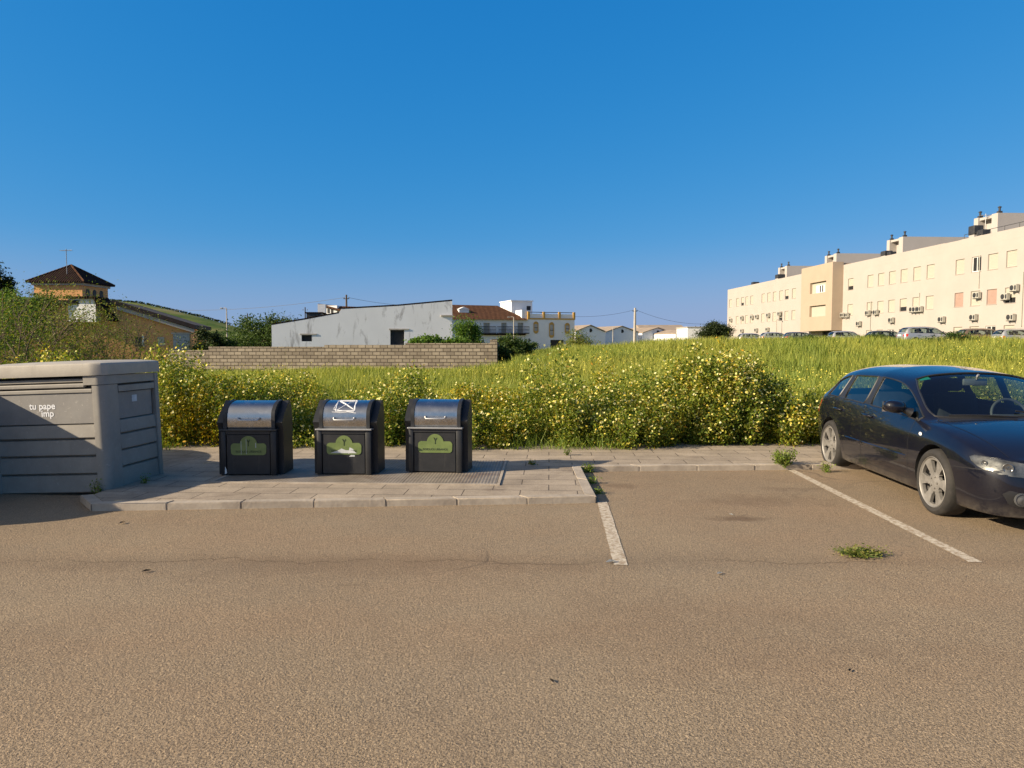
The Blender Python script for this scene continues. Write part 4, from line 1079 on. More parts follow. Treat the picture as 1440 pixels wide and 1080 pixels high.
# window parts, one shared mesh per look
def winmesh(style):
    m = MB(); w2 = 0.578
    if style in ('shutter', 'pink'):
        m.mat(0); m.box(-w2, w2, 0.10, 0.14, 0.0, 1.298 if False else 1.24)
        for k in range(10): m.box(-w2 + .03, w2 - .03, 0.088, 0.101, 0.03 + k*0.12, 0.13 + k*0.12)
    elif style == 'open':
        m.mat(0); m.box(-w2, w2, 0.12, 0.14, 0.0, 1.24); m.mat(1)
        for x in (-w2, -0.04, w2 - 0.07): m.box(x, x + 0.07, 0.08, 0.121, 0.0, 1.24)
        m.box(-w2, w2, 0.085, 0.121, 1.17, 1.24); m.box(-w2, w2, 0.085, 0.121, 0.0, 0.07)
    else:                                                                          # half raised shutter
        m.mat(0); m.box(-w2, w2, 0.12, 0.14, 0.0, 0.5); m.mat(1); m.box(-w2, w2, 0.10, 0.14, 0.42, 1.24)
        for k in range(6): m.box(-w2 + .03, w2 - .03, 0.088, 0.101, 0.44 + k*0.12, 0.54 + k*0.12)
    m.mat(2 if style not in ('shutter', 'pink') else 1); m.box(-w2 - .05, w2 + .05, -0.035, 0.09, -0.035, -0.002)
    me = bpy.data.meshes.new('window'); me.from_pydata(m.v, [], m.f); me.polygons.foreach_set('material_index', m.m)
    for x in {'shutter': ('shutter', 'cream'), 'pink': ('shutter_pink', 'cream'), 'open': ('dark', 'white_paint', 'cream'), 'half': ('dark', 'shutter', 'cream')}[style]: me.materials.append(M[x])
    return me
WM = {s: winmesh(s) for s in ('shutter', 'pink', 'open', 'half')}
ang = math.atan2(ap.u[1], ap.u[0])
special = {(20, 1): 'open', (19, 0): 'pink', (21, 0): 'pink', (12, 1): 'half', (22, 0): 'half', (8+1, 1): 'half', (2, 1): 'half', (8, 0): 'half', (16, 0): 'half', (10, 0): 'shutter'}
wl = {'pink': 'window with a faded pink shutter', 'open': 'window with open white casements', 'half': 'window with its shutter half raised'}
for k, r, (a, b, c, d) in wins:
    st = special.get((k, r), 'shutter')
    if r == 2: st = 'half' if k % 3 else 'open'
    o = link(bpy.data.objects.new('window', WM[st])); o.parent = apt
    p = ap.pt((a+b)/2, c); o.location = Vector(p) - Vector(apt.location); o.rotation_euler = (0, 0, ang); o.scale = (1, 1, (d - c) / 1.24)
    if st in wl and r < 2: o['label'] = wl[st]
# peach stair bay
m = MB(); bz0, bz1 = 3.25, 11.25
b2o = []
for r, (a, b) in enumerate(((5.0, 6.35), (7.85, 9.2))): b2o.append((bay0 + 2.4, bay1 - 1.5, a, b))
fb = Facade(*ap.pt(0, 0, 1.3)[:2], *ap.u)
fb.wall(m, bay0, bay1, bz0, bz1, b2o, 0.3)
for u0, u1 in ((bay0, bay0 + 0.2), (bay1 - 0.2, bay1)): ap.block(m, u0, u1, bz0, bz1, 0.0, 1.299)
ap.block(m, bay0 + .2, bay1 - .2, bz0, bz0 + 0.2, 0, 1.295); ap.block(m, bay0 + .2, bay1 - .2, bz1 - 0.3, bz1 - .1, -1, 1.295)
bay = m.build('stair_bay', M['peach'], apt, world=True)
for r, (a, b, c, d) in enumerate(b2o):
    m = MB(); fb.block(m, a, b, c, d, -0.34, -0.3); 
    if r == 1: m.mat(1); fb.block(m, b - 3.0, b - 0.9, c + 0.05, d - .4, -0.3, -0.28); m.mat(2); fb.block(m, b - 2.1, b - 1.8, c + .1, d - .45, -0.28, -0.27); fb.block(m, b - 1.5, b - 1.2, c + .1, d - .45, -0.28, -0.27)
    m.build('window', [M['shutter'], M['white_paint'], M['dark']], bay, world=True)
m = MB(); ap.block(m, door_op[0], door_op[1], 1.0, 3.2, -0.35, -0.15); m.mat(1); ap.block(m, door_op[0] + 1.2, door_op[0] + 2.3, 1.0, 3.0, -0.15, -0.1)
m.build('entrance_door', [M['dark'], M['grey_metal']], apt, world=True)
# rooftop stair heads with chimneys
for px, py, Yc in ((1404.5, 302, 62.8), (1280.5, 334, 76.6), (1194.6, 357, 90.6), (1130, 372, 104.9)):
    u1 = ap.pix(px, 400)[0] - 0.0
    dy = Yc - ap.pt(u1, 0)[1]; u1 = u1 - dy      # corner of the box set back from the facade
    zt = 13.1; ln = 3.0
    m = MB()
    ap.block(m, u1 - ln, u1, ROOF - 0.8, zt, -10.5, -3.4)
    ap.block(m, u1 - 0.75, u1, ROOF - .8, zt, -3.399, -2.6); ap.block(m, u1 - ln, u1 - ln + 0.55, ROOF - .8, zt, -3.399, -2.6)
    ap.block(m, u1 - ln + .55, u1 - .75, zt - .28, zt - .05, -3.399, -2.75)
    ph = m.build('stair_head', M['offwhite'], apt, world=True)
    for uu in (u1 - 0.35, u1 - ln + 0.25):
        m = MB(); x, y, _ = ap.pt(uu, 0, -3.0)
        m.box(x - .16, x + .16, y - .16, y + .16, zt, zt + .2); m.lathe([(0.09, zt + .2), (0.09, zt + .5), (0.15, zt + .51), (0.15, zt + .58), (0.04, zt + .64)], 10, 'z', (x, y, 0))
        m.build('chimney', M['dark_metal'], ph, world=True)
# water tanks, railing, aerials
for px, py, wd, ht in ((1372, 333, .75, 1.25), (1383, 338, 0.6, .75), (1247, 352, .8, .8), (1254, 353, .6, .6), (1163, 371, 1.2, .7), (1097, 389, 1.0, .9), (1062, 400, .9, 0.6)):
    apk = Facade(*ap.pt(0, 0, -1.3)[:2], *ap.u); u, _ = apk.pix(px, py); m = MB(); x, y, _ = apk.pt(u, 0, 0)
    m.box(x - wd/2, x + wd/2, y - wd/2, y + wd/2, ROOF - .8, ROOF + ht * 0.35); m.mat(1); m.bbox(x - wd/2 - .05, x + wd/2 + .05, y - wd/2 - .05, y + wd/2 + .05, ROOF + ht*.35, ROOF + ht, .06)
    m.build('water_tank', [M['offwhite'], M['dark_metal']], apt, world=True)
m = MB(); u0 = lowu[1] + 2.4
for k in range(12): x, y, _ = ap.pt(u0 + k * 1.6, 0, -.12); m.tube([(x, y, ROOF + .02), (x, y, ROOF + .42)], .025, 5)
m.tube([ap.pt(u0, ROOF + .42, -.12), ap.pt(APL, ROOF + .42, -.12)], .022, 5); m.build('railing', M['dark_metal'], apt, world=True)
m = MB()
def aerial(m, x, y, z0, h):
    m.tube([(x, y, z0), (x, y, z0 + h)], .03, 5); m.tube([(x - .5, y, z0 + h - .15), (x + .5, y, z0 + h - .1)], .02, 5)
    for k in range(5): m.tube([(x - .4 + .2*k, y - .3, z0 + h - .14), (x - .4 + .2*k, y + .3, z0 + h - .14)], .012, 4)
u, _ = ap.pix(1347, 340); x, y, _ = ap.pt(u, 0, -2.5); aerial(m, x, y, ROOF - .8, 3.2); m.build('aerial', M['grey_metal'], apt, world=True)
for px, z0, z1 in ((1293, 4.6, 6.6), (1225, 2.0, 6.3), (1438, 3.0, 7.3), (1376, 6.4, 9.2), (1133, 8, 9.6)):
    u, _ = ap.pix(px, 430); m = MB(); m.tube([ap.pt(u, z0, 0.05), ap.pt(u, z1, 0.05)], 0.035, 6); m.build('drainpipe', M['aircon'], apt, world=True)
# air conditioners: things of their own hung on the facade
def make_ac():
    root = empty('air_conditioner', (0, 0, 0), 0, 'x', 'air conditioner', 'air conditioner units on the cream block')
    m = MB(); m.bbox(-.44, .44, -.42, -.09, 0, .62, .02); c = m.build('casing', M['aircon'], root)
    m = MB(); m.lathe([(0.24, -.424), (0.24, -.432), (0.0, -.432)], 20, 'y', (-.12, 0, .31)); m.build('fan_grille', M['dark_metal'], c)
    m = MB(); m.box(.20, .40, -.426, -.421, .1, .5); m.build('side_grille', M['dark_metal'], c)
    for x in (-.36, .32): m = MB(); m.box(x, x + .04, -.42, -.002, -.06, -.005); m.box(x, x + .04, -.03, -.002, -.3, -.06); m.build('bracket', M['grey_metal'], root)
    return root
acs = [(1223, 440, 'left one of the air conditioner pair above the tall lamp post, centre of block'), (1234, 439, 'right one of the air conditioner pair above the tall lamp post, centre of block'),
       (1210, 455, 'low air conditioner just above the small white parked car'), (1256, 450, 'air conditioner low on the wall between the lamp post pair and the silver people carrier'),
       (1286, 435, 'left air conditioner of the touching trio under the middle windows'), (1290.5, 435, 'central air conditioner of the touching trio under the middle windows'), (1296, 434.5, 'right air conditioner of the touching trio under the middle windows'),
       (1327, 449, 'single air conditioner over the roof of the silver people carrier'), (1372, 446, 'single air conditioner over the bronze hatchback'), (1425, 446, 'single low air conditioner over the white estate car'),
       (1377, 415, 'air conditioner between the two pink shuttered windows'), (1417, 417, 'lower of the two air conditioners stepped beside the rightmost middle window'), (1430, 404.5, 'upper of the two air conditioners stepped beside the rightmost middle window'),
       (1187.5, 443, 'left air conditioner of the pair tucked beside the peach bay'), (1193, 443, 'right air conditioner of the pair tucked beside the peach bay'), (1131, 448, 'air conditioner just left of the peach bay'),
       (1029, 450, 'leftmost air conditioner on the cream block'), (1045, 447, 'second air conditioner from the far end, middle storey'), (1059, 446, 'left of the two close air conditioners on the far wing'), (1066, 445, 'right of the two close air conditioners on the far wing'),
       (1082, 443, 'air conditioner over a middle storey window, fifth from the far end'), (1098, 441, 'large looking air conditioner between the far wing windows nearest the bay'), 
       (1045, 465, 'ground storey air conditioner closest to the far corner of the block'), (1065, 464, 'middle ground storey air conditioner of the far wing'), (1081, 463, 'ground storey air conditioner nearest the bay on the far wing')]
ac0 = None
for px, py, lab in acs:
    o = make_ac() if ac0 is None else copy_tree(ac0); ac0 = ac0 or o
    u, z = ap.pix(px, py); o.scale = (.86, .86, .86); o.location = ap.pt(u, z - .27, 0.003); o.rotation_euler = (0, 0, ang); o['label'] = lab

# ---- white barn
def yawdir(a): return math.cos(R(a)), math.sin(R(a))
bx, by_ = P(382, 470, 52)[:2]
bf = Facade(bx, by_, *yawdir(11))
barn = empty('barn', (bx, by_, -0.2), 0, 'old whitewashed barn with sloping stained roofline and two dark window holes', 'barn')
def poly(f, pts): return [f.pix(*p) for p in pts]
tops = poly(bf, [(382, 457), (430, 449), (476, 440.5), (480, 434.5), (560, 430), (636, 423)])
Lb = tops[-1][0]
wa = [bf.pix(424, 480), bf.pix(438.5, 471)]; wb = [bf.pix(549, 485), bf.pix(568.5, 464)]
bops = [(wa[0][0], wa[1][0], wa[0][1], wa[1][1]), (wb[0][0], wb[1][0], wb[0][1], wb[1][1])]
zt0 = 3.05
m = MB(); bf.wall(m, 0, Lb, -0.5, zt0 - 0.05, bops, 0.3)
# gable strip above, following the roofline, with real thickness
us = [t[0] for t in tops]; zs_ = [t[1] for t in tops]
for (u0, z0), (u1, z1) in zip(tops, tops[1:]):
    m.add([bf.pt(u0, zt0 - .05), bf.pt(u1, zt0 - .05), bf.pt(u1, max(z1, zt0)), bf.pt(u0, max(z0, zt0))], [(0, 1, 2, 3)])
bf.block(m, Lb - .3, Lb, -0.5, tops[-1][1], -14, -0.003); bf.block(m, 0, .3, -.5, zt0 - .06, -14, -.003); bf.block(m, 0.3, Lb - .3, -.5, zt0 - .06, -14, -13.7)
wl_ = m.build('wall', M['old_white'], barn, world=True)
m = MB()
for (u0, z0), (u1, z1) in zip(tops, tops[1:]):
    if u1 - u0 < 0.6: continue
    vs = [bf.pt(u, z + dz, o) for dz in (0.0, 0.10) for (u, z, o) in ((u0, z0, 0.006), (u1, z1, 0.006), (u1, z1, -14.2), (u0, z0, -14.2))]
    m.add(vs, [(0,3,2,1),(4,5,6,7),(0,1,5,4),(1,2,6,5),(2,3,7,6),(3,0,4,7)])
m.build('roof', M['dark_tile'], barn, world=True)
for a, b, c, d in bops:
    m = MB(); bf.block(m, a, b, c, d, -.6, -.3); fr = m.build('window', M['dark'], barn, world=True)
    m = MB(); bf.block(m, a - .1, b + .35, d, d + .10, -.1, .04); m.build('lintel', M['concrete'], fr, world=True)
m = MB(); lu, lz = bf.pix(620, 445); bf.block(m, lu, Lb + .05, lz, lz + .12, 0, .12); m.build('ledge', M['concrete'], barn, world=True)

# ---- block wall in front of the barn
bw = Facade(P(238, 492, 43.0).x, 43.0, P(689, 482, 42.0).x - P(238, 492, 43.0).x, -1.0)
wall = empty('block_wall', (*bw.pt(10, 0)[:2], -0.3), 0, 'bare concrete block wall with stepped top in front of the whitewashed barn', 'wall')
steps = [(238, 293, 491.5), (293, 382, 487.5), (382, 456, 488.5), (456, 570, 484), (570, 689, 482.5)]
m = MB(); lw = None
for a, b, y in steps:
    u0, u1 = bw.pix(a, y)[0], bw.pix(b, y)[0]; z = round((bw.pix((a+b)/2, y)[1]) / 0.105) * 0.105
    bw.block(m, u0 + .001, u1 - .001, -0.6, z, -0.2, 0)
    lw = u1
bw.block(m, lw, lw + .42, -0.6, z + 0.2, -.3, .03)
x, y, _ = bw.pt(lw + .2, 0, -.3)
m.build('block_face', M['block'], wall, world=True)
m = MB(); m.box(x - .1, x + .1, y, y + 14, -.4, z); m.build('return_wall', M['block'], wall, world=True)

# ---- white villa
vx, vy = P(640, 470, 108)[:2]
vf = Facade(vx, vy, *yawdir(21))
villa = empty('villa', (vx, vy, 0.2), 0, 'white villa with brown tiled wing, flat roof terrace and ochre ringed oval windows', 'house')
def up(px, py): return vf.pix(px, py)
ue, ze = up(742, 449); ur, zr = up(808, 448); _, zb_ = up(808, 440)
u_l = -3.0
wops = []
for a, b in ((680, 689), (705, 712.5), (728, 736)):
    u0, z0 = up(a, 468); u1, z1 = up(b, 454); wops.append((u0, u1, z0, z1))
gop = [(*(up(774, 484)[0], up(793, 484)[0]), 0.1, up(785, 478)[1]), (up(743, 480)[0], up(745.5, 480)[0], up(744, 480.5)[1], up(744, 476)[1]), (up(692, 484)[0], up(708, 484)[0], .1, up(700, 477)[1])]
m = MB(); vf.wall(m, u_l, ur, -0.2, ze, wops + gop, .25)
vf.block(m, ur - .25, ur, -.2, ze - .01, -11, -.004); vf.block(m, u_l, u_l + .25, -.2, ze - .01, -11, -.004); vf.block(m, u_l + .25, ur - .25, -.2, ze - .01, -11, -10.7)
vf.block(m, ue, ur, ze - .4, ze - .02, -10.6, -.3)
m.build('wall', M['white_plaster'], villa, world=True)
# tiled wing roof
zrdg = up(690, 432.5)[1] + 0.6
m = MB()
a0, a1 = u_l - .2, ue - .05
vs = [vf.pt(a0, ze - .12, .45), vf.pt(a1, ze - .12, .45), vf.pt(a1 - 3.2, zrdg, -5), vf.pt(a0 + 2, zrdg, -5), vf.pt(a0, ze - .12, -10.9), vf.pt(a1, ze - .12, -10.9)]
m.add(vs, [(0, 1, 2, 3), (3, 2, 5, 4), (1, 5, 2), (0, 3, 4), (0, 4, 5, 1)]); m.build('roof', M['brown_tile'], villa, world=True)
m = MB(); g0 = up(651, 440)[0]; vf.block(m, g0, g0 + 1.6, ze, up(655, 434)[1], -3.6, -2.0)
vs = [vf.pt(g0 - .1, up(655, 434)[1], -1.9), vf.pt(g0 + 1.7, up(655, 434)[1], -1.9), vf.pt(g0 + .8, up(655, 430.5)[1], -1.9), vf.pt(g0 - .1, up(655, 434)[1], -3.7), vf.pt(g0 + 1.7, up(655, 434)[1], -3.7), vf.pt(g0 + .8, up(655, 430.5)[1], -3.7)]
m.add(vs, [(0, 1, 2), (3, 5, 4), (0, 2, 5, 3), (1, 4, 5, 2), (0, 3, 4, 1)]); m.build('dormer', M['white_plaster'], villa, world=True)
# tower
t0, t1 = up(731, 440)[0], up(757, 440)[0]; zt = up(740, 426.5)[1] + .5
tx = t0 - (t1 - t0) * 0.05
m = MB(); vf.block(m, tx, t1 + .3, ze, zt, -8.5, -3.2); vf.block(m, tx - .15, t1 + .45, zt, zt + .15, -8.6, -3.05); tw = m.build('tower', M['white_plaster'], villa, world=True)
m = MB(); wu, wz = up(753, 436); vf.block(m, wu - .2, wu + .5, wz + .1, wz + .8, -3.2, -3.17); m.build('window', M['dark'], tw, world=True)
# side gable wall linking tower and terrace
m = MB(); vf.block(m, ue - .9, ue - .05, ze - .35, zb_ + .35, -3.0, -.2); m.build('chimney_stack', M['white_plaster'], villa, world=True)
# terrace parapet and rails
m = MB(); vf.block(m, ue, ur + .1, ze, ze + .22, -.3, .06); band = m.build('parapet', M['ochre'], villa, world=True)
zb2 = zb_ + .1
m = MB()
for px in (743.5, 765, 787, 807.5): u = up(px, 444)[0]; vf.block(m, u - .17, u + .17, ze + .222, zb2, -.32, .08)
m.build('parapet_post', M['ochre'], band, world=True)
m = MB(); vf.block(m, ue + .3, ur - .3, ze + .222, zb2 - .35, -.2, -.1); m.mat(1); vf.block(m, ue + .3, ur - .3, zb2 - .14, zb2 - .04, -.2, -.08); m.build('parapet_panel', [M['white_plaster'], M['dark_metal']], band, world=True)
# windows with shutters and balconies
for a, b, c, d in wops:
    m = MB(); vf.block(m, a, b, c, d, -.3, -.25); m.mat(1); vf.block(m, (a+b)/2 - .05, (a+b)/2 + .05, c, d, -.25, -.2); wd = m.build('window', [M['shutter'], M['grey_metal']], villa, world=True)
    m = MB(); vf.block(m, a - .7, b + .7, c - .15, c, .0, .8)
    for k in range(15): u = a - .68 + (b - a + 1.36) * k / 14; p = vf.pt(u, 0, .76); m.tube([(p[0], p[1], c), (p[0], p[1], c + .95)], .025, 4)
    m.tube([vf.pt(a - .7, c + .95, .76), vf.pt(b + .7, c + .95, .76)], .045, 5); m.tube([vf.pt(a - .7, c + .95, .02), vf.pt(a - .7, c + .95, .76)], .045, 5)
    m.tube([vf.pt(a - .7, c + .45, .76), vf.pt(b + .7, c + .45, .76)], .035, 5)
    m.build('balcony', M['dark_metal'], wd, world=True)
m = MB(); uu, zz = up(676, 470); vf.block(m, uu, ue - .5, zz - .12, zz + .12, 0.003, .5); m.build('awning', M['dark_tile'], villa, world=True)
for a, b, c, d in gop: m = MB(); vf.block(m, a, b, c, d, -.4, -.25); m.build('door' if b - a > 1 else 'window', M['dark'], villa, world=True)
for px, y0, y1 in ((753.5, 452, 469), (775.5, 453, 475), (797.5, 454, 469.5)):
    u0, z0 = up(px, y1); _, z1 = up(px, y0); rr = .42
    ring_ = [(u0 + rr*math.cos(R(a)), (z1 - rr) + rr*math.sin(R(a))) for a in range(0, 181, 20)] + [(u0 + rr*math.cos(R(a)), (z0 + rr) + rr*math.sin(R(a))) for a in range(180, 361, 20)]
    m = MB(); n = len(ring_)
    def oval(k, o): return [vf.pt(u0 + (a - u0) * k, (z0+z1)/2 + (b - (z0+z1)/2) * (1 - (1-k)*.5 if k < 1 else 1), o) for a, b in ring_]
    vs = oval(1.0, .002) + oval(1.0, .10) + oval(.72, .10) + oval(.72, .03)
    m.add(vs, [(r*n + k, r*n + (k+1) % n, (r+1)*n + (k+1) % n, (r+1)*n + k) for r in range(3) for k in range(n)])
    # ochre tops and bottoms
    zc0, zc1 = z0 + rr * 1.3, z1 - rr * 1.5
    m.add([vf.pt(*p, .05) for p in ring_ if p[1] > zc1], [tuple(range(sum(1 for p in ring_ if p[1] > zc1)))])
    lo_ = [p for p in ring_ if p[1] < zc0]; m.add([vf.pt(*p, .05) for p in lo_], [tuple(range(len(lo_)))])
    w_ = m.build('window', M['ochre'], villa, world=True)
    m = MB(); m.add(oval(.72, .035), [tuple(range(n))]); m.mat(1); vf.block(m, u0 - .3, u0 + .3, (z0+z1)/2 - .1, (z0+z1)/2, .036, .06); m.build('pane', [M['grey_metal'], M['dark_metal']], w_, world=True)

# ---- house with brown roof seen over the barn
hf = Facade(P(452, 440, 92).x, 92.0, *yawdir(-12))
hs_ = empty('house', (hf.o[0], 92, 0.2), 0, 'white gabled house with brown tiled roof showing above the barn', 'house')
def hp(px, py): return hf.pix(px, py)
u1 = hp(474, 440)[0]; zt = hp(455, 427)[1]; zlo = hp(474, 437)[1]; uR = hp(570, 435)[0]
m = MB(); m.add([hf.pt(0, 0), hf.pt(u1, 0), hf.pt(u1, zt - .25), hf.pt(0, zt - .25)], [(0, 1, 2, 3)])
hf.block(m, 0, u1, 0, zt - .26, -9, -.004); hf.block(m, u1, uR, 0, zt - 1.6, -9, -1.0); hw_ = m.build('wall', M['white_plaster'], hs_, world=True)
m = MB(); vs = [hf.pt(-.3, zt, .3), hf.pt(u1 + 1.5, zt - 1.0, .3), hf.pt(uR, zt - 1.5, -.5), hf.pt(uR, zt - .3, -6), hf.pt(0, zt, -9)]
vs2 = [(x, y, z - .22) for x, y, z in vs]
m.add(vs + vs2, [(0, 1, 2, 3, 4), (9, 8, 7, 6, 5)] + [(k, 5 + k, 5 + (k+1) % 5, (k+1) % 5) for k in range(5)]); m.build('roof', M['brown_tile'], hs_, world=True)
for px in (457, 462, 467): u, z = hp(px, 437); m = MB(); hf.block(m, u - .16, u + .16, z - .3, z + .25, -.001, .03); m.build('window', M['dark'], hs_, world=True)
# ---- dark shed and red roofed hut left of it
sf = Facade(P(431, 447, 74).x, 74.0, 1, 0.15)
sh = empty('shed', (sf.o[0], 74, 0), 0, 'low dark flat roofed shed just above the left end of the barn roof', 'shed')
u1 = sf.pix(452, 447)[0]; z1 = sf.pix(440, 440.5)[1]
m = MB(); sf.block(m, 0, u1, 0, z1, -5, 0); m.build('wall', M['dark_metal'], sh, world=True); m = MB(); sf.block(m, -.15, u1 + .15, z1, z1 + .12, -5.1, .12); m.build('roof', M['dark_tile'], sh, world=True)
u, z = sf.pix(449, 441); m = MB(); sf.block(m, u - .3, u + .5, z1 + .12, z1 + 1.0, -2, -1.2); m.build('vent_box', M['white_plaster'], sh, world=True)

# ---- warehouses
WG = 'pale gabled warehouses in a row on the skyline'
for l_, a_, r_, ya, ye, Y, lab in ((809, 827, 851, 458, 467, 165, 'leftmost pale gabled warehouse, directly beside the villa'), (851, 880, 898, 459.5, 468, 175, 'pale gabled warehouse left of the tall concrete pole'),
                                   (903, 929, 946, 461.5, 469, 180, 'pale gabled warehouse right of the tall concrete pole'), (950, 967, 984, 464.5, 470, 172, 'small pale gabled warehouse nearest the round bush')):
    wf = Facade(P(l_, 470, Y).x, Y, *yawdir(21)); rt = empty('warehouse', (wf.o[0], Y, 0), 0, lab, 'warehouse', WG)
    ul, ua, ur_ = 0, wf.pix(a_, 465)[0], wf.pix(r_, 465)[0]; za = wf.pix(a_, ya)[1]; ze_ = wf.pix(r_, ye)[1]; ua = ur_ / 2 if abs(ua - ur_/2) < 2 else ua
    m = MB(); vs = [wf.pt(ul, -1), wf.pt(ur_, -1), wf.pt(ur_, ze_), wf.pt(ua, za), wf.pt(ul, ze_)]; vb = [(x - wf.n[0]*30, y - wf.n[1]*30, z) for x, y, z in vs]
    m.add(vs + vb, [(0, 1, 2, 3, 4), (9, 8, 7, 6, 5), (0, 4, 9, 5), (1, 6, 7, 2)]); m.build('wall', M['white_plaster'], rt, world=True)
    m = MB()
    for (p, q) in ((4, 3), (3, 2)):
        a, b = Vector(vs[p]) + Vector((0, 0, .06)), Vector(vs[q]) + Vector((0, 0, .06)); nv = Vector((wf.n[0], wf.n[1], 0))
        c, d = b - nv * 30, a - nv * 30; a = a + nv * .3; b = b + nv * .3
        m.add([a, b, c, d] + [v + Vector((0, 0, .18)) for v in (a, b, c, d)], [(0,3,2,1),(4,5,6,7),(0,1,5,4),(1,2,6,5),(2,3,7,6),(3,0,4,7)])
    m.build('roof', M['tan_roof'], rt, world=True)
    m = MB(); p = wf.pt(ua, 0, .02); zc = ze_ + (za - ze_) * .25; m.prism([(p[0] + .45*math.cos(R(k*30)), zc + .45*math.sin(R(k*30))) for k in range(12)], 'y', p[1] - .06, p[1] + .2); m.build('window', M['dark'], rt, world=True)
wb_ = empty('storehouse', (P(978, 470, 150).x, 150, 0), 0, 'plain white box building between the warehouses and the round bush', 'building')
p0, p1 = P(967, 460.5, 150), P(993, 471, 150)
m = MB(); m.box(p0.x, p1.x + 3, 150, 160, -.5, p0.z); m.build('wall', M['white_paint'], wb_, world=True); m = MB(); m.box(p0.x - .15, p1.x + 3.1, 149.85, 160.1, p0.z, p0.z + .18); m.build('roof', M['concrete'], wb_, world=True)
m = MB(); p2, p3 = P(905, 461.5, 205), P(968, 466, 205); m.box(p2.x, p3.x, 205, 225, 0, p3.z); m.mat(1)
m.prism([(205 - .4, p3.z), (225, p3.z), (215, p2.z + 1.2)], 'x', p2.x - .3, p3.x + .3)
lw_ = empty('long_hall', ((p2.x + p3.x)/2, 205, 0), 0, 'long low hall with pale tan roof behind the warehouses', 'warehouse'); m.build('hall_body', [M['white_plaster'], M['tan_roof']], lw_, world=True)

# ---- orange house with tower on the left
oh = empty('orange_house', (-33, 58, 0), 0, 'orange house with square tower, dark pyramid roof and sloping dark tiled wing', 'house')
m = MB()
tf = Facade(-40.1, 60.0, 1, 0)                              # tower front
m.box(-40.1, -36.05, 60.0, 63.8, 0, 6.75); m.build('tower', M['orange'], oh, world=True)
m = MB(); m.box(-40.25, -35.9, 59.85, 63.95, 6.55, 6.76); m.build('cornice', M['offwhite'], oh, world=True)
m = MB(); e = .42; zz = 6.80
bq = [(-40.1 - e, 60 - e), (-36.05 + e, 60 - e), (-36.05 + e, 63.8 + e), (-40.1 - e, 63.8 + e)]; apx = (-38.07, 61.9, 8.45)
vs = [(x, y, zz - .05) for x, y in bq] + [(x, y, zz + .05) for x, y in bq] + [apx]
m.add(vs, [(3, 2, 1, 0)] + [(k, (k+1) % 4, 4 + (k+1) % 4, 4 + k) for k in range(4)] + [(4 + k, 4 + (k+1) % 4, 8) for k in range(4)]); rf = m.build('roof', M['dark_tile'], oh, world=True)
m = MB()
for x, y in bq: m.tube([(x, y, zz + .06), apx], .07, 6)
m.build('ridge_tiles', M['brown_tile'], rf, world=True)
for yy in (60.75, 61.75, 62.75):
    m = MB(); ar = [(yy - .26, 5.0), (yy + .26, 5.0), (yy + .26, 6.05)] + [(yy + .26*math.cos(R(a)), 6.05 + .26*math.sin(R(a))) for a in range(20, 180, 20)] + [(yy - .26, 6.05)]
    m.prism(ar, 'x', -36.07, -36.02); m.build('arched_window', M['dark'], oh, world=True)
m = MB(); p = P(94, 380, 60.6); aerial(m, p.x, 60.6, 7.4, P(94, 350, 60.6).z - 7.4); m.build('aerial', M['grey_metal'], oh, world=True)
# wing: wall follows the falling roof
wg = Facade(P(165, 424, 55).x, 55.0, *yawdir(14))
(uL, zL), (uR2, zR_) = wg.pix(165, 424), wg.pix(275, 457)
def slab(m, pts, o0, o1):
    """polygon in facade coordinates with thickness between outward offsets"""
    k = len(pts); vs = [wg.pt(a, b, o1) for a, b in pts] + [wg.pt(a, b, o0) for a, b in pts]
    m.add(vs, [tuple(range(k)), tuple(range(k, 2*k))[::-1]] + [(q, k + q, k + (q+1) % k, (q+1) % k) for q in range(k)])
m = MB(); slab(m, [(-9, 0), (uR2 - .35, 0), (uR2 - .35, zR_ - .32), (0, zL - .3), (-9, zL - .3)], -7, 0); m.build('wall', M['orange'], oh, world=True)
m = MB(); slab(m, [(-9.2, zL - .29), (0, zL - .29), (uR2, zR_ - .31), (uR2, zR_), (0, zL + .03), (-9.2, zL + .06)], -7.3, .4); m.build('wing_roof', M['dark_roof'], oh, world=True)
m = MB(); slab(m, [(0, zL - .62), (uR2 - .1, zR_ - .62), (uR2 - .1, zR_ - .325), (0, zL - .295)], .003, .25); m.build('fascia', M['offwhite'], oh, world=True)
def rectpart(name, px0, px1, py0, py1, mat, o1=.05):
    (a, c), (b, d) = wg.pix(px0, py1), wg.pix(px1, py0); m = MB(); wg.block(m, a, b, c, d, -.05, o1); return m.build(name, M[mat], oh, world=True)
rectpart('garage_door', 244, 266.5, 470, 492, 'grey_metal'); rectpart('door_frame', 241, 269.5, 467.8, 469.8, 'concrete', .09)
rectpart('window', 191, 200, 474, 488, 'dark'); rectpart('window', 222, 231, 474, 486, 'shutter'); rectpart('window_frame', 200.4, 202.5, 472, 488, 'white_paint', .07)
# little white gable between tower and wing
dm = MB(); a, b = P(96, 434, 54), P(134, 420, 54)
dm.prism([(a.x, a.z - 1), (b.x, a.z - 1), (b.x, b.z - .4), (b.x - .15, b.z), (a.x, b.z)], 'y', 54.0, 55.5); dm.build('porch', M['white_plaster'], oh, world=True)
dm = MB(); dm.prism([(a.x - .2, b.z + .01), (b.x, b.z + .01), (b.x + 1.0, b.z - 1.7), (b.x + 1.2, b.z - 1.65), (b.x + .1, b.z + .16), (a.x - .2, b.z + .16)], 'y', 53.7, 55.59); dm.build('porch_roof', M['dark_tile'], oh, world=True)

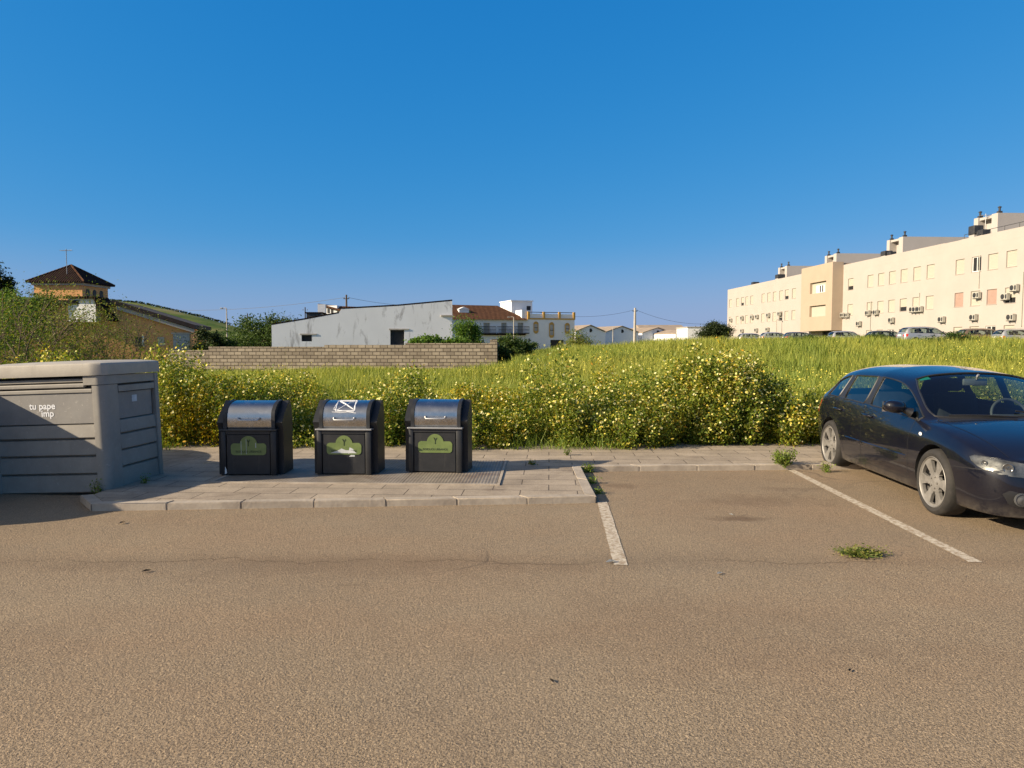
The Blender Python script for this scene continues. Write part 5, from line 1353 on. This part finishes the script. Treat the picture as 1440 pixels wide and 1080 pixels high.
# ------------------------------------------------------------------ poles, lamps, cables
def lamp_post(px, ytop, ybot, Y, arm, label):
    p = P(px, ytop, Y); b = P(px, ybot, Y); zb = min(b.z, float(ground_z(p.x, Y)))
    root = empty('street_lamp', (p.x, Y, zb), 0, label, 'street lamp')
    m = MB(); h = p.z - zb; m.tube([(0, 0, 0), (0, 0, h * .6), (0, 0, h)], [.09, .07, .05], 8); m.tube([(0, 0, h - .03), (arm * .5, 0, h + .05), (arm, 0, h)], .04, 6); m.build('pole', M['concrete'], root, smooth=50)
    m = MB(); m.bbox(min(arm, arm*1.7), max(arm, arm*1.7), -.14, .14, h - .06, h + .06, .03); m.build('lamp_head', M['grey_metal'], root)
lamp_post(318.5, 433.5, 487, 70, -.35, 'street lamp with a short arm behind the block wall, left of the barn')
lamp_post(722.5, 446, 486, 95, -.5, 'white street lamp standing before the villa front')
lamp_post(862, 461, 480, 120, .4, 'thin street lamp standing before the leftmost warehouses')
lamp_post(1211, 437, 470, 85, .4, 'thin street lamp in front of the cream block near the peach bay')
lamp_post(1092, 450, 470, 100, .3, 'taller of the two thin street lamps at the far wing of the cream block')
lamp_post(1102.5, 455, 470, 104, .3, 'shorter of the two thin street lamps at the far wing of the cream block')
def util_pole(px, ytop, ybot, Y, wd, label, cross=True, mat='concrete'):
    p = P(px, ytop, Y); zb = float(ground_z(p.x, Y)) - .1
    root = empty('utility_pole', (p.x, Y, zb), 0, label, 'utility pole'); h = p.z - zb
    m = MB(); m.tube([(0, 0, 0), (0, 0, h)], [wd, wd * .6], 8); m.build('pole', M[mat], root, smooth=50)
    m = MB()
    if cross: m.box(-.4, .4, -.05, .05, h - .6, h - .5)
    for x in (-.33, .33): m.lathe([(.04, h - .5), (.06, h - .4), (.03, h - .3)], 8, 'z', (x, 0, 0))
    m.build('crossarm', M['dark_metal'], root); return p
up1 = util_pole(487, 414.5, 450, 100, .2, 'dark utility pole with crossarms rising behind the barn roof', True, 'wood')
up2 = util_pole(893, 433, 476, 120, .28, 'tall concrete utility pole standing between the warehouses')
util_pole(429, 432, 460, 110, .14, 'thin pole at the left end of the barn roof by the dark shed', False, 'dark_metal')
util_pole(348, 441, 470, 90, .12, 'short dark pole beside the dense green tree behind the wall', False, 'dark_metal')
def cable(a, b, sag, label):
    a, b = Vector(a), Vector(b); m = MB(); n = 24
    m.tube([a.lerp(b, k/n) - Vector((0, 0, sag * 4 * (k/n) * (1 - k/n))) for k in range(n + 1)], .026, 4)
    tag(m.build('power_cable', M['dark_metal']), label, 'cable')
cable(up1 + Vector((-.35, 0, -.4)), P(150, 430, 118), 1.2, 'power cable running left from the barn pole over the hill')
cable(up1 + Vector((.35, 0, -.4)), P(620, 428, 135), .6, 'power cable running right from the barn pole behind the barn gable')
cable(up2 + Vector((-.35, 0, -.4)), P(757, 439, 118), .9, 'power cable between the villa terrace and the concrete pole')
cable(up2 + Vector((.35, 0, -.4)), P(1024, 452, 128), 1.2, 'power cable from the concrete pole towards the cream block')
# ------------------------------------------------------------------ plants
def frames(n, up=0.3, g=None):
    """random orthonormal frames; up biases the leaf normal skywards"""
    g = g or rng
    nrm = g.normal(size=(n, 3)); nrm[:, 2] = np.abs(nrm[:, 2]) + up
    nrm /= np.linalg.norm(nrm, axis=1)[:, None]
    a = g.normal(size=(n, 3)); t_ = np.cross(nrm, a); t_ /= np.linalg.norm(t_, axis=1)[:, None]
    return t_, np.cross(nrm, t_), nrm
def leaf_quads(C, size, asp=0.5, up=0.3):
    n = len(C); a, b, nn = frames(n, up); s = (size * rng.uniform(.6, 1.3, n))[:, None]
    V = np.stack([C - a*s*.5, C + b*s*asp*.5 + nn*s*.08, C + a*s*.5, C - b*s*asp*.5 + nn*s*.08], 1).reshape(-1, 3)
    return V, np.arange(4*n).reshape(n, 4)
def blades(B, h, w, lean=0.25, bend=0.3):
    """tapered two-segment grass blades -> quads"""
    n = len(B); th = rng.uniform(0, 2*math.pi, n); d = np.stack([np.cos(th), np.sin(th), 0*th], 1)
    ph = rng.uniform(0, 2*math.pi, n); s = np.stack([np.cos(ph), np.sin(ph), 0*ph], 1) * (w/2)[:, None]
    H = h[:, None]; k = rng.uniform(0, lean, n)[:, None]
    z = np.array([0, 0, 1.0])
    m1 = B + z*H*.55 + d*H*k*.4; tp = B + z*H*(1 - .15*k) + d*H*(k + bend*k)
    V = np.stack([B - s, B + s, m1 + s*.8, m1 - s*.8, tp + s*.12, tp - s*.12], 1).reshape(-1, 3)
    i = np.arange(n)[:, None] * 6
    return V, np.concatenate([i + np.array([0, 1, 2, 3]), i + np.array([3, 2, 4, 5])], 0)
M['leaf'] = leaf_mat('daisy_leaf', [(0.0, (0.065, 0.11, 0.014)), (0.35, (0.14, 0.195, 0.02)), (0.68, (0.25, 0.285, 0.028)), (0.88, (0.37, 0.34, 0.038)), (1.0, (0.36, 0.23, 0.04))], 0.42, patch=((0.72, 0.82, 0.75), 0.9, 0.45, 0.6), patch2=((2.1, 1.45, 0.8), 0.75, 0.50, 0.66))
M['petal'] = leaf_mat('daisy_petal', [(0.0, (0.80, 0.77, 0.46)), (0.45, (0.80, 0.75, 0.30)), (0.85, (0.80, 0.68, 0.12)), (1.0, (0.72, 0.48, 0.05))], 0.3)
M['disc'] = pm('daisy_centre', (0.70, 0.42, 0.02), (0.78, 0.52, 0.04), 30, 0.8)
M['stem'] = leaf_mat('daisy_stem', [(0.0, (0.06, 0.10, 0.02)), (0.6, (0.10, 0.14, 0.03)), (1.0, (0.20, 0.15, 0.05))], 0.1)
M['grass'] = leaf_mat('meadow_grass', [(0.0, (0.15, 0.175, 0.026)), (0.35, (0.27, 0.285, 0.042)), (0.7, (0.37, 0.365, 0.062)), (0.88, (0.44, 0.41, 0.085)), (1.0, (0.52, 0.45, 0.07))], 0.35, patch=((0.66, 0.80, 0.75), 0.16, 0.42, 0.62))
M['short_grass'] = leaf_mat('short_grass', [(0.0, (0.09, 0.13, 0.02)), (0.6, (0.17, 0.19, 0.03)), (1.0, (0.3, 0.25, 0.07))], 0.3)
M['weed'] = leaf_mat('weed_leaf', [(0.0, (0.10, 0.16, 0.02)), (0.6, (0.18, 0.25, 0.03)), (1.0, (0.28, 0.32, 0.06))], 0.35)
M['tree_leaf'] = leaf_mat('tree_leaf', [(0.0, (0.025, 0.05, 0.012)), (0.5, (0.05, 0.09, 0.018)), (1.0, (0.10, 0.14, 0.03))])
M['bright_leaf'] = leaf_mat('bright_leaf', [(0.0, (0.05, 0.11, 0.012)), (0.5, (0.09, 0.17, 0.02)), (1.0, (0.15, 0.23, 0.03))])
M['shrub_leaf'] = leaf_mat('scrub_leaf', [(0.0, (0.07, 0.11, 0.015)), (0.45, (0.14, 0.19, 0.024)), (0.85, (0.24, 0.25, 0.04)), (1.0, (0.26, 0.16, 0.05))])
M['dark_leaf'] = leaf_mat('dark_leaf', [(0.0, (0.012, 0.022, 0.008)), (0.6, (0.028, 0.045, 0.014)), (1.0, (0.05, 0.07, 0.02))])

def flowers(C, Nn, size, parent, name='flower_heads', kind=True):
    """little daisies: six-sided cup of petals and a raised disc"""
    n = len(C); Nn = Nn / np.linalg.norm(Nn, axis=1)[:, None]
    a = np.cross(Nn, rng.normal(size=(n, 3))); a /= np.linalg.norm(a, axis=1)[:, None]; b = np.cross(Nn, a)
    s = (size * rng.uniform(.7, 1.25, n))[:, None]
    ring_ = [C + (a*math.cos(k*math.pi/4) + b*math.sin(k*math.pi/4)) * s*.5 * (1.0 if k % 2 == 0 else .82) + Nn*s*.10 for k in range(8)]
    disc = [C + (a*math.cos(k*math.pi/2) + b*math.sin(k*math.pi/2)) * s*.17 + Nn*s*.10 for k in range(4)]
    V = np.stack([C] + ring_ + disc, 1).reshape(-1, 3); i = np.arange(n)[:, None] * 13
    F = np.concatenate([i + np.array([0, 1 + 2*k, 1 + (2*k+1), 1 + (2*k+2) % 8]) for k in range(4)] + [i + np.array([9, 10, 11, 12])], 0)
    mi = np.concatenate([np.zeros(4*n), np.ones(n)])
    o = np_mesh(name, V, F, [M['petal'], M['disc']], parent, mi)
    if kind: o['kind'] = 'stuff'
    return o
def daisy_plants(PX, PY, PH, root_name, nleaf, nfl, spread=.30, fl_low=.25, kind='stuff', loc=None):
    """bushy flowering plants merged into one leafy mass with its flower heads as a part"""
    n = len(PX); PZb = ground_z(PX, PY); S = 6
    th = rng.uniform(0, 2*math.pi, (n, S)); rr = spread * np.sqrt(rng.uniform(0, 1, (n, S)))
    base = np.stack([PX, PY, PZb], 1)[:, None, :] + np.stack([np.cos(th)*rr*.3, np.sin(th)*rr*.3, 0*th], 2)
    tip = np.stack([PX, PY, PZb], 1)[:, None, :] + np.stack([np.cos(th)*rr, np.sin(th)*rr, PH[:, None] * rng.uniform(.55, 1.12, (n, S)) * np.where(rng.uniform(0, 1, (n, S)) > .93, 1.18, 1.0)], 2)
    def along(k, lo, hi, power, jit):
        pi = rng.integers(0, n, k); si = rng.integers(0, S, k); t_ = lo + (hi - lo) * rng.uniform(0, 1, k) ** power
        b_, e_ = base[pi, si], tip[pi, si]; p = b_ + (e_ - b_) * t_[:, None]
        return p + rng.normal(size=(k, 3)) * jit * np.array([1, 1, .7]), t_
    lp_, _ = along(n * nleaf, .03, 1.0, .8, .07)
    V, F = leaf_quads(lp_, .058, .42, .1)
    off = np.array(loc) if loc is not None else np.zeros(3)
    o = np_mesh(root_name, V - off, F, M['leaf'])
    o.location = off
    # stems
    b_ = base.reshape(-1, 3); e_ = tip.reshape(-1, 3); k = len(b_)
    sd = rng.normal(size=(k, 3)); sd[:, 2] = 0; sd /= np.linalg.norm(sd, axis=1)[:, None]; sd *= .004
    SV = np.stack([b_ - sd, b_ + sd, e_ + sd*.5, e_ - sd*.5], 1).reshape(-1, 3) - off
    st = np_mesh('stems', SV, np.arange(4*k).reshape(k, 4), M['stem'], o); 
    fp_, t_ = along(n * nfl, fl_low, 1.03, .6, .06)
    dens = .5 + .5*np.sin(fp_[:, 0]*3.1 + 1.7*np.sin(fp_[:, 1]*2.3 + fp_[:, 2]*2)) * np.sin(fp_[:, 2]*5 + fp_[:, 0]*1.3)      # flowers come in drifts
    fp_ = fp_[rng.uniform(0, 1, len(fp_)) < .25 + 1.0*dens]
    fp_[:, 1] -= .03
    nn = rng.normal(size=(len(fp_), 3)) * .55 + np.array([-.25, -.55, .65])
    f = flowers(fp_ - off, nn, .036, o)
    if kind: o['kind'] = kind; st['kind'] = 'stuff'
    else: st['kind'] = 'stuff'
    return o
# height of the flowering bank along the back of the pavement
HX_ = [-14, -8, -5.6, -4.6, -3.9, -3.5, -3.0, -2.5, -2.1, -1.5, -1.15, -.8, -.4, -.15, .1, .5, .85, 1.1, 1.3, 1.8, 2.2, 2.45, 2.8, 4.0, 4.4, 5.0, 6.0, 8, 14]
HH_ = [1.2, 1.25, 1.3, 1.25, 1.18, .90, .70, .74, 1.05, 1.0, .72, .90, .85, .70, 1.18, 1.28, 1.08, .74, .98, 1.18, 1.08, .86, 1.1, 1.08, .82, .62, .60, .7, .8]
def hedge_h(x, y):
    h = np.interp(x, HX_, HH_); h = h * (0.82 + .20 * np.sin(x*2.3 + y*1.7 + .8*np.sin(x*.9)) + .14 * np.sin(x*4.3 + 2.1*np.sin(y*2.2) + 1)) + .08 * np.sin(x*7.7 + y*5)
    return h * np.interp(y, [10.3, 10.8, 12.5, 14.5], [.62, 1.0, .95, .6])
n = 860
hx_ = rng.uniform(-12, 13, n); hy_ = 10.55 + 3.4 * rng.uniform(0, 1, n) ** 1.3 + .12*np.sin(hx_*3)
hy_ = hy_ +   .22*np.maximum(0, 1.05 - np.interp(hx_, HX_, HH_)) + np.interp(hx_, [-12, -3, -1, 3, 5, 13], [.1, .1, 0, .15, .3, .3])
keep = ~((np.abs(hx_ - 3.35) < .9) & (hy_ < 12.6)); hx_, hy_ = hx_[keep], hy_[keep]
o = daisy_plants(hx_, hy_, hedge_h(hx_, hy_), 'wild_daisies', 700, 60)
sx_ = rng.uniform(-8, 9, 1500); sy_ = rng.uniform(11.4, 14.4, 1500); sh_ = hedge_h(sx_, sy_) * rng.uniform(.9, 1.28, 1500)
V, F = blades(np.stack([sx_, sy_, ground_z(sx_, sy_)], 1), sh_, np.full(1500, .009), .22, .35)
st_ = np_mesh('tall_stalks', V, F, M['short_grass']); st_['kind'] = 'stuff'
# fresh grass at the foot of the bank
sx_ = rng.uniform(-7, 9, 5000); sy_ = rng.uniform(10.35, 10.95, 5000); kp_ = (sx_ < 2.4) & (np.sin(sx_*1.9) + .6*np.sin(sx_*4.7 + 1) > .25); sx_, sy_ = sx_[kp_], sy_[kp_]
V, F = blades(np.stack([sx_, sy_, ground_z(sx_, sy_)], 1), rng.uniform(.12, .42, len(sx_)), np.full(len(sx_), .012), .5, .5)
st_ = np_mesh('foot_grass', V, F, M['weed']); st_['kind'] = 'stuff'
# the tall mound of daisies right of the middle, a plant of its own
k = 110; th = rng.uniform(0, 2*math.pi, k); r_ = np.sqrt(rng.uniform(0, 1, k))
mx, my = 3.35 + 1.0*r_*np.cos(th), 11.65 + .75*r_*np.sin(th)
mound = daisy_plants(mx, my, (1.40 - .55 * r_**2) * rng.uniform(.9, 1.05, k), 'daisy_bush', 900, 80, .3, .2, None, (3.35, 11.65, .06))
tag(mound, 'tallest rounded mound of yellow daisies behind the empty parking bay', 'flowering bush')

# meadow grass over the whole field, thinning with distance
def field_pts(n, y0, y1, p):
    u = rng.uniform(0, 1, n); y = (y0**p + u * (y1**p - y0**p)) ** (1/p)
    x = y * rng.uniform(-.80, .86, n); return x, y
gx1, gy1 = field_pts(230000, 11.2, 62, .55)
keep = ~((gy1 > 41.6) & (gx1 < -.8) & (gy1 < 43.4)) & ~((gy1 > 43) & (gx1 < -1)) & (gx1 > -26)
gx1, gy1 = gx1[keep], gy1[keep]
pz = ground_z(gx1, gy1)
gh = rng.uniform(.42, .80, len(gx1)) * (0.85 + .22*np.sin(gx1*.7 + 2*np.sin(gy1*.5))) * np.interp(gy1, [11, 30, 60], [.85, 1.0, 1.15]) * np.where((gy1 > 31) & (gx1 < 0), .55, 1.0)
V, F = blades(np.stack([gx1, gy1, pz], 1), gh, .009 + .00062*gy1, .45)
gr = np_mesh('meadow_grass', V, F, M['grass']); gr['kind'] = 'stuff'
# yellow-headed mustard scattered in the grass
fx_, fy_ = field_pts(15000, 12.0, 34, .4)
keep = (np.sin(fx_*.35 + 1.2*np.sin(fy_*.3)) + .5*np.sin(fy_*.8) + rng.normal(size=len(fx_))*.5 > .35) & ~((fy_ > 41.6) & (fx_ < -.8)) & (fx_ > -22)
fx_, fy_ = fx_[keep], fy_[keep]
C = np.stack([fx_, fy_, ground_z(fx_, fy_) + rng.uniform(.5, .82, len(fx_))], 1)
V, F = leaf_quads(C, .032 + .0004*fy_, .9, .5)
M['mustard'] = leaf_mat('mustard_flower', [(0, (.62, .52, .05)), (1, (.80, .70, .16))], .3)
mu = np_mesh('mustard_flowers', V, F, M['mustard']); mu['kind'] = 'stuff'

# ------------------------------------------------------------------ trees and shrubs
def woody(name, label, cat, base, H, crown, nclump, nleaf, lsize, lmat, bark='wood', trunk_h=.3, tr=.08, sig=.22, multi=1, asp=.5, group=None, low=0.25, twigs=0, seed=1):
    g = np.random.default_rng(seed)
    root = empty(name, base, 0, label, cat, group)
    rx, ry, rz = crown; cz = H - rz
    m = MB(); cl = []
    starts = []
    for q in range(multi):
        a = 2*math.pi*q/multi; d = .12*rx if multi > 1 else 0
        b0 = Vector((math.cos(a)*d*.3, math.sin(a)*d*.3, -.1)); b1 = Vector((math.cos(a)*d + g.normal()*.03, math.sin(a)*d + g.normal()*.03, trunk_h*H))
        m.tube([b0, b0.lerp(b1, .5) + Vector((g.normal()*.02, g.normal()*.02, 0)), b1], [tr*1.25, tr, tr*.8], 7); starts.append(b1)
    for q in range(nclump):
        while True:
            v = g.uniform(-1, 1, 3)
            if v @ v <= 1 and v @ v > .12: break
        c = Vector((v[0]*rx, v[1]*ry, cz + v[2]*rz)); c.z = max(c.z, low*H)
        cl.append(c); s = starts[q % multi]
        mid_ = s.lerp(c, .5) + Vector((g.normal()*.08*rx, g.normal()*.08*ry, abs(g.normal())*.08*rz))
        r0 = tr * (.45 if not twigs else .5)
        m.tube([s, mid_, c], [r0, r0*.5, r0*.14], 5)
        for w_ in range(2 + twigs):
            e_ = c + Vector((g.normal()*sig*rx*1.1, g.normal()*sig*ry*1.1, abs(g.normal())*sig*rz*(1.6 if twigs else .9)))
            m.tube([mid_.lerp(c, g.uniform(.3, .9)), e_], [r0*.34, r0*.12], 4)
            if twigs: cl.append(e_)
    m.build('trunk', M[bark], root, smooth=60)
    ca = np.array([tuple(c) for c in cl]); wgt = g.uniform(.4, 1.4, len(ca)); wgt /= wgt.sum()
    idx = g.choice(len(ca), nleaf, p=wgt)
    C = ca[idx] + g.normal(size=(nleaf, 3)) * np.array([rx, ry, rz]) * sig * g.uniform(.5, 1.2, len(ca))[idx][:, None]
    C[:, 2] = np.maximum(C[:, 2], .05)
    V, F = leaf_quads(C, lsize, asp, .2)
    np_mesh('crown', V, F, M[lmat], root)
    return root
def at(px, Y): x = P(px, 484, Y).x; return (x, Y, float(ground_z(x, Y)))
BG_ = None
woody('scrub_tree', 'wispy feathery scrub tree behind the left part of the grey container', 'tree', at(30, 15.5), 2.58, (1.75, 1.2, 1.15), 40, 11000, .055, 'shrub_leaf', 'twig', .22, .05, .17, 4, .35, twigs=3, seed=3, low=.12)
woody('scrub_tree', 'loose reddish twigged scrub tree in front of the orange house wing', 'tree', at(165, 16.2), 2.0, (1.35, 1.1, .95), 34, 5200, .052, 'shrub_leaf', 'twig', .2, .045, .18, 4, .35, twigs=4, seed=8, low=.12)
woody('scrub_tree', 'scrub tree with bare twig tips between the container and the tower', 'tree', at(95, 18.0), 2.2, (1.5, 1.1, 1.0), 32, 6500, .055, 'shrub_leaf', 'twig', .2, .045, .17, 3, .35, twigs=4, seed=12, low=.12)
woody('scrub_tree', 'dark leafy scrub tree cut by the left photo edge behind the container', 'tree', at(-25, 17.0), 2.75, (1.5, 1.2, 1.2), 30, 11000, .06, 'bright_leaf', 'twig', .2, .05, .19, 3, .4, twigs=2, seed=15, low=.12)
woody('conifer_tree', 'dark dense tree top at the left photo edge beside the tower roof', 'tree', at(-6, 75), 10.0, (1.9, 1.9, 3.2), 30, 9000, .34, 'dark_leaf', tr=.2, seed=21, sig=.24)
woody('shrub', 'bushy dark green shrub left of the tower wall on the slope', 'shrub', at(33, 46), 5.0, (2.1, 1.6, 1.6), 26, 7000, .22, 'tree_leaf', tr=.09, seed=22, multi=3)
woody('broadleaf_tree', 'dense green tree behind the block wall, touching the left end of the barn', 'tree', at(368, 56), 4.1, (2.5, 2.0, 1.9), 40, 16000, .2, 'tree_leaf', tr=.15, seed=23, trunk_h=.25)
woody('shrub', 'wide low green shrub left of the dense green tree behind the block wall', 'shrub', at(336, 53), 2.5, (1.6, 1.4, 1.2), 26, 8000, .17, 'tree_leaf', tr=.08, seed=24, multi=3, trunk_h=.2)
woody('shrub', 'dark rounded shrub between the orange house and the street lamp', 'shrub', at(290, 52), 2.75, (1.15, 1.1, 1.2), 24, 6500, .16, 'dark_leaf', tr=.08, seed=25, multi=3, trunk_h=.2)
woody('broadleaf_tree', 'bright green bushy tree right of the barn behind the block wall', 'tree', at(656, 45.5), 3.05, (.98, .9, 1.3), 34, 11000, .13, 'bright_leaf', tr=.09, seed=26, trunk_h=.25, low=.15)
woody('climbing_shrub', 'low large leaved green shrub spilling over the block wall before the barn', 'shrub', at(612, 44.2), 2.05, (1.55, .6, .55), 26, 5000, .17, 'bright_leaf', tr=.05, seed=27, multi=3, trunk_h=.4, asp=.8, low=.62)
woody('shrub', 'dark green shrub in the shade of the block wall end', 'shrub', at(712, 44.5), 1.75, (.95, 1.0, .8), 24, 6000, .14, 'tree_leaf', tr=.06, seed=28, multi=3, trunk_h=.2, low=.1)
woody('shrub', 'low green shrub below the street lamp in front of the villa', 'shrub', at(735, 48), 1.75, (.9, .9, .7), 22, 5000, .14, 'tree_leaf', tr=.06, seed=29, multi=3, trunk_h=.2, low=.1)
woody('shrub', 'greyish bare looking shrub before the dark garage of the villa', 'shrub', at(812, 95), 1.9, (2.0, 1.6, 1.0), 24, 2600, .2, 'twig_leaf' if 'twig_leaf' in M else 'shrub_leaf', 'twig', tr=.08, seed=30, multi=4, trunk_h=.2, twigs=4)
woody('round_bush', 'dark rounded bush at the left corner of the cream apartment block', 'shrub', at(1007, 92), 2.9, (2.0, 1.8, 1.1), 40, 12000, .2, 'dark_leaf', tr=.1, seed=31, multi=3, trunk_h=.2, low=.1)
for i, (px, Y, hh, sd) in enumerate(((1150, 47, .82, 41), (1340, 40, .85, 42), (1235, 49, .72, 43))):
    woody('shrub', ('dark green weedy bush on the meadow crest below the peach bay', 'broad dark green weed clump on the meadow above the dark blue car', 'dark weed clump on the meadow crest under the almost black car')[i], 'shrub', at(px, Y), hh, (1.3, .9, .5), 22, 4500, .12, 'tree_leaf', 'twig', tr=.03, seed=sd, multi=4, trunk_h=.3, low=.1)

# ------------------------------------------------------------------ weeds and litter at the kerb
def weed(px, py, z, rad, h, nl, ls, label, name='weed', mat='weed', flat=False):
    p = G(px, py, z); root = empty(name, p, 0, label, 'weed')
    k = max(8, nl // 14); th = rng.uniform(0, 2*math.pi, k); r_ = rad*np.sqrt(rng.uniform(0, 1, k))
    tips = np.stack([np.cos(th)*r_*1.1, np.sin(th)*r_*.8, h*rng.uniform(.5, 1.05, k)], 1)
    m = MB()
    for t3 in tips: m.tube([(t3[0]*.25, t3[1]*.25, -.01), tuple(t3*np.array([.6, .6, .6])), tuple(t3)], [.004, .003, .0015], 4)
    m.build('stems', M['stem'], root)
    ti = rng.integers(0, k, nl); f = rng.uniform(.15, 1.05, nl)[:, None]
    C = tips[ti]*f + rng.normal(size=(nl, 3))*np.array([.025, .025, .02]); C[:, 2] = np.maximum(C[:, 2], .006)
    V, F = leaf_quads(C, ls, .5, .5); lf = np_mesh('leaves', V, F, M[mat], root); return root
weed(1102, 658, .02, .17, .24, 900, .034, 'leafy green weed growing at the kerb by the top of the white bay line')
weed(1163, 664, .0, .07, .13, 140, .03, 'small green weed at the rear wheel of the dark blue car')
weed(1208, 780, .003, .19, .035, 900, .022, 'flat mossy patch growing in the asphalt of the empty bay', 'moss_patch', 'short_grass')
weed(832, 680, .0, .05, .07, 120, .03, 'thin weed in the gutter at the corner of the pavement platform')
weed(826, 664, .0, .07, .10, 200, .03, 'dark green weed where the pavement platform meets the back kerb')
weed(842, 694, .0, .05, .05, 110, .025, 'low weed beside the platform corner above the short white line')
weed(137, 699, .0, .06, .16, 90, .03, 'grassy weed at the foot of the grey container corner')
weed(205, 679, PZ, .05, .09, 70, .025, 'tiny weed at the foot of the grey container side')
weed(748, 653, PZ, .06, .04, 130, .022, 'brownish flat weed in a pavement joint right of the bins', 'weed', 'short_grass')
weed(797, 640, PZ, .05, .09, 70, .028, 'small weed at the flower bank edge behind the pavement')
M['dry_leaf'] = pm('dry_leaf', (0.30, 0.22, 0.13), (0.46, 0.36, 0.24), 30, 0.8)
M['dark_scrap'] = pm('dark_scrap', (0.03, 0.022, 0.016), (0.06, 0.045, 0.03), 30, 0.8)
for px, py, s_, mat, lab in ((446, 711, .055, 'dry_leaf', 'curled pale dry leaf lying in front of the kerb below the middle bin'), (172, 736, .04, 'dry_leaf', 'pale dry leaf on the asphalt in front of the grey container'),
                             (206, 804, .035, 'dark_scrap', 'dark curled leaf on the asphalt at the lower left'), (776, 958, .02, 'dark_scrap', 'small dark stone on the road near the bottom middle'),
                             (859, 791, .045, 'torn', 'pale paper scrap beside the end of the short white line'), (1012, 807, .03, 'torn', 'flat pale scrap on the road below the empty bay'),
                             (1195, 943, .018, 'dark_scrap', 'small dark stone on the road at the lower right'), (1028, 724, .025, 'torn', 'tiny white scrap in the middle of the empty bay')):
    p = G(px, py, .004); bm = bmesh.new(); k = 7
    rows_ = []
    for i in range(k):
        f = i/(k-1)*2 - 1; wd = (1 - f*f)**.6 * .32 + .02; rows_.append([bm.verts.new((f*s_, y*wd*s_, s_*(.10 + .35*abs(y)**1.5*(1 - abs(f)) + .12*f*f + random.uniform(0, .03)))) for y in (-1, -.4, .4, 1)])
    for a, b in zip(rows_, rows_[1:]):
        for j in range(3): bm.faces.new([a[j], b[j], b[j+1], a[j+1]])
    bmesh.ops.solidify(bm, geom=bm.faces[:], thickness=s_*.03)
    m = MB(); m.bm(bm); o = m.build('stone' if 'stone' in lab else 'litter', M[mat], smooth=50); o.location = p; o.rotation_euler = (0, 0, random.uniform(0, 3)); tag(o, lab, 'stone' if 'stone' in lab else ('leaf' if 'leaf' in lab else 'litter'))

# hedgerow along the ridge of the hill
hr = np.linspace(-600, -395, 2600) + rng.normal(size=2600)*1.5
pr_ = np.interp(hr, [-600, -560, -520, -480, -440, -400, -380], [15.6, 15.4, 14.7, 12.8, 10.9, 8.6, 7.5]) - 1.2
C = np.stack([hr*.212, np.full(2600, 212.0) + rng.normal(size=2600)*.5, pr_ + rng.uniform(-.2, .75, 2600)], 1)
V, F = leaf_quads(C, .5, .7, .2)
hd = np_mesh('hedgerow', V, F, M['dark_leaf']); hd['kind'] = 'stuff'
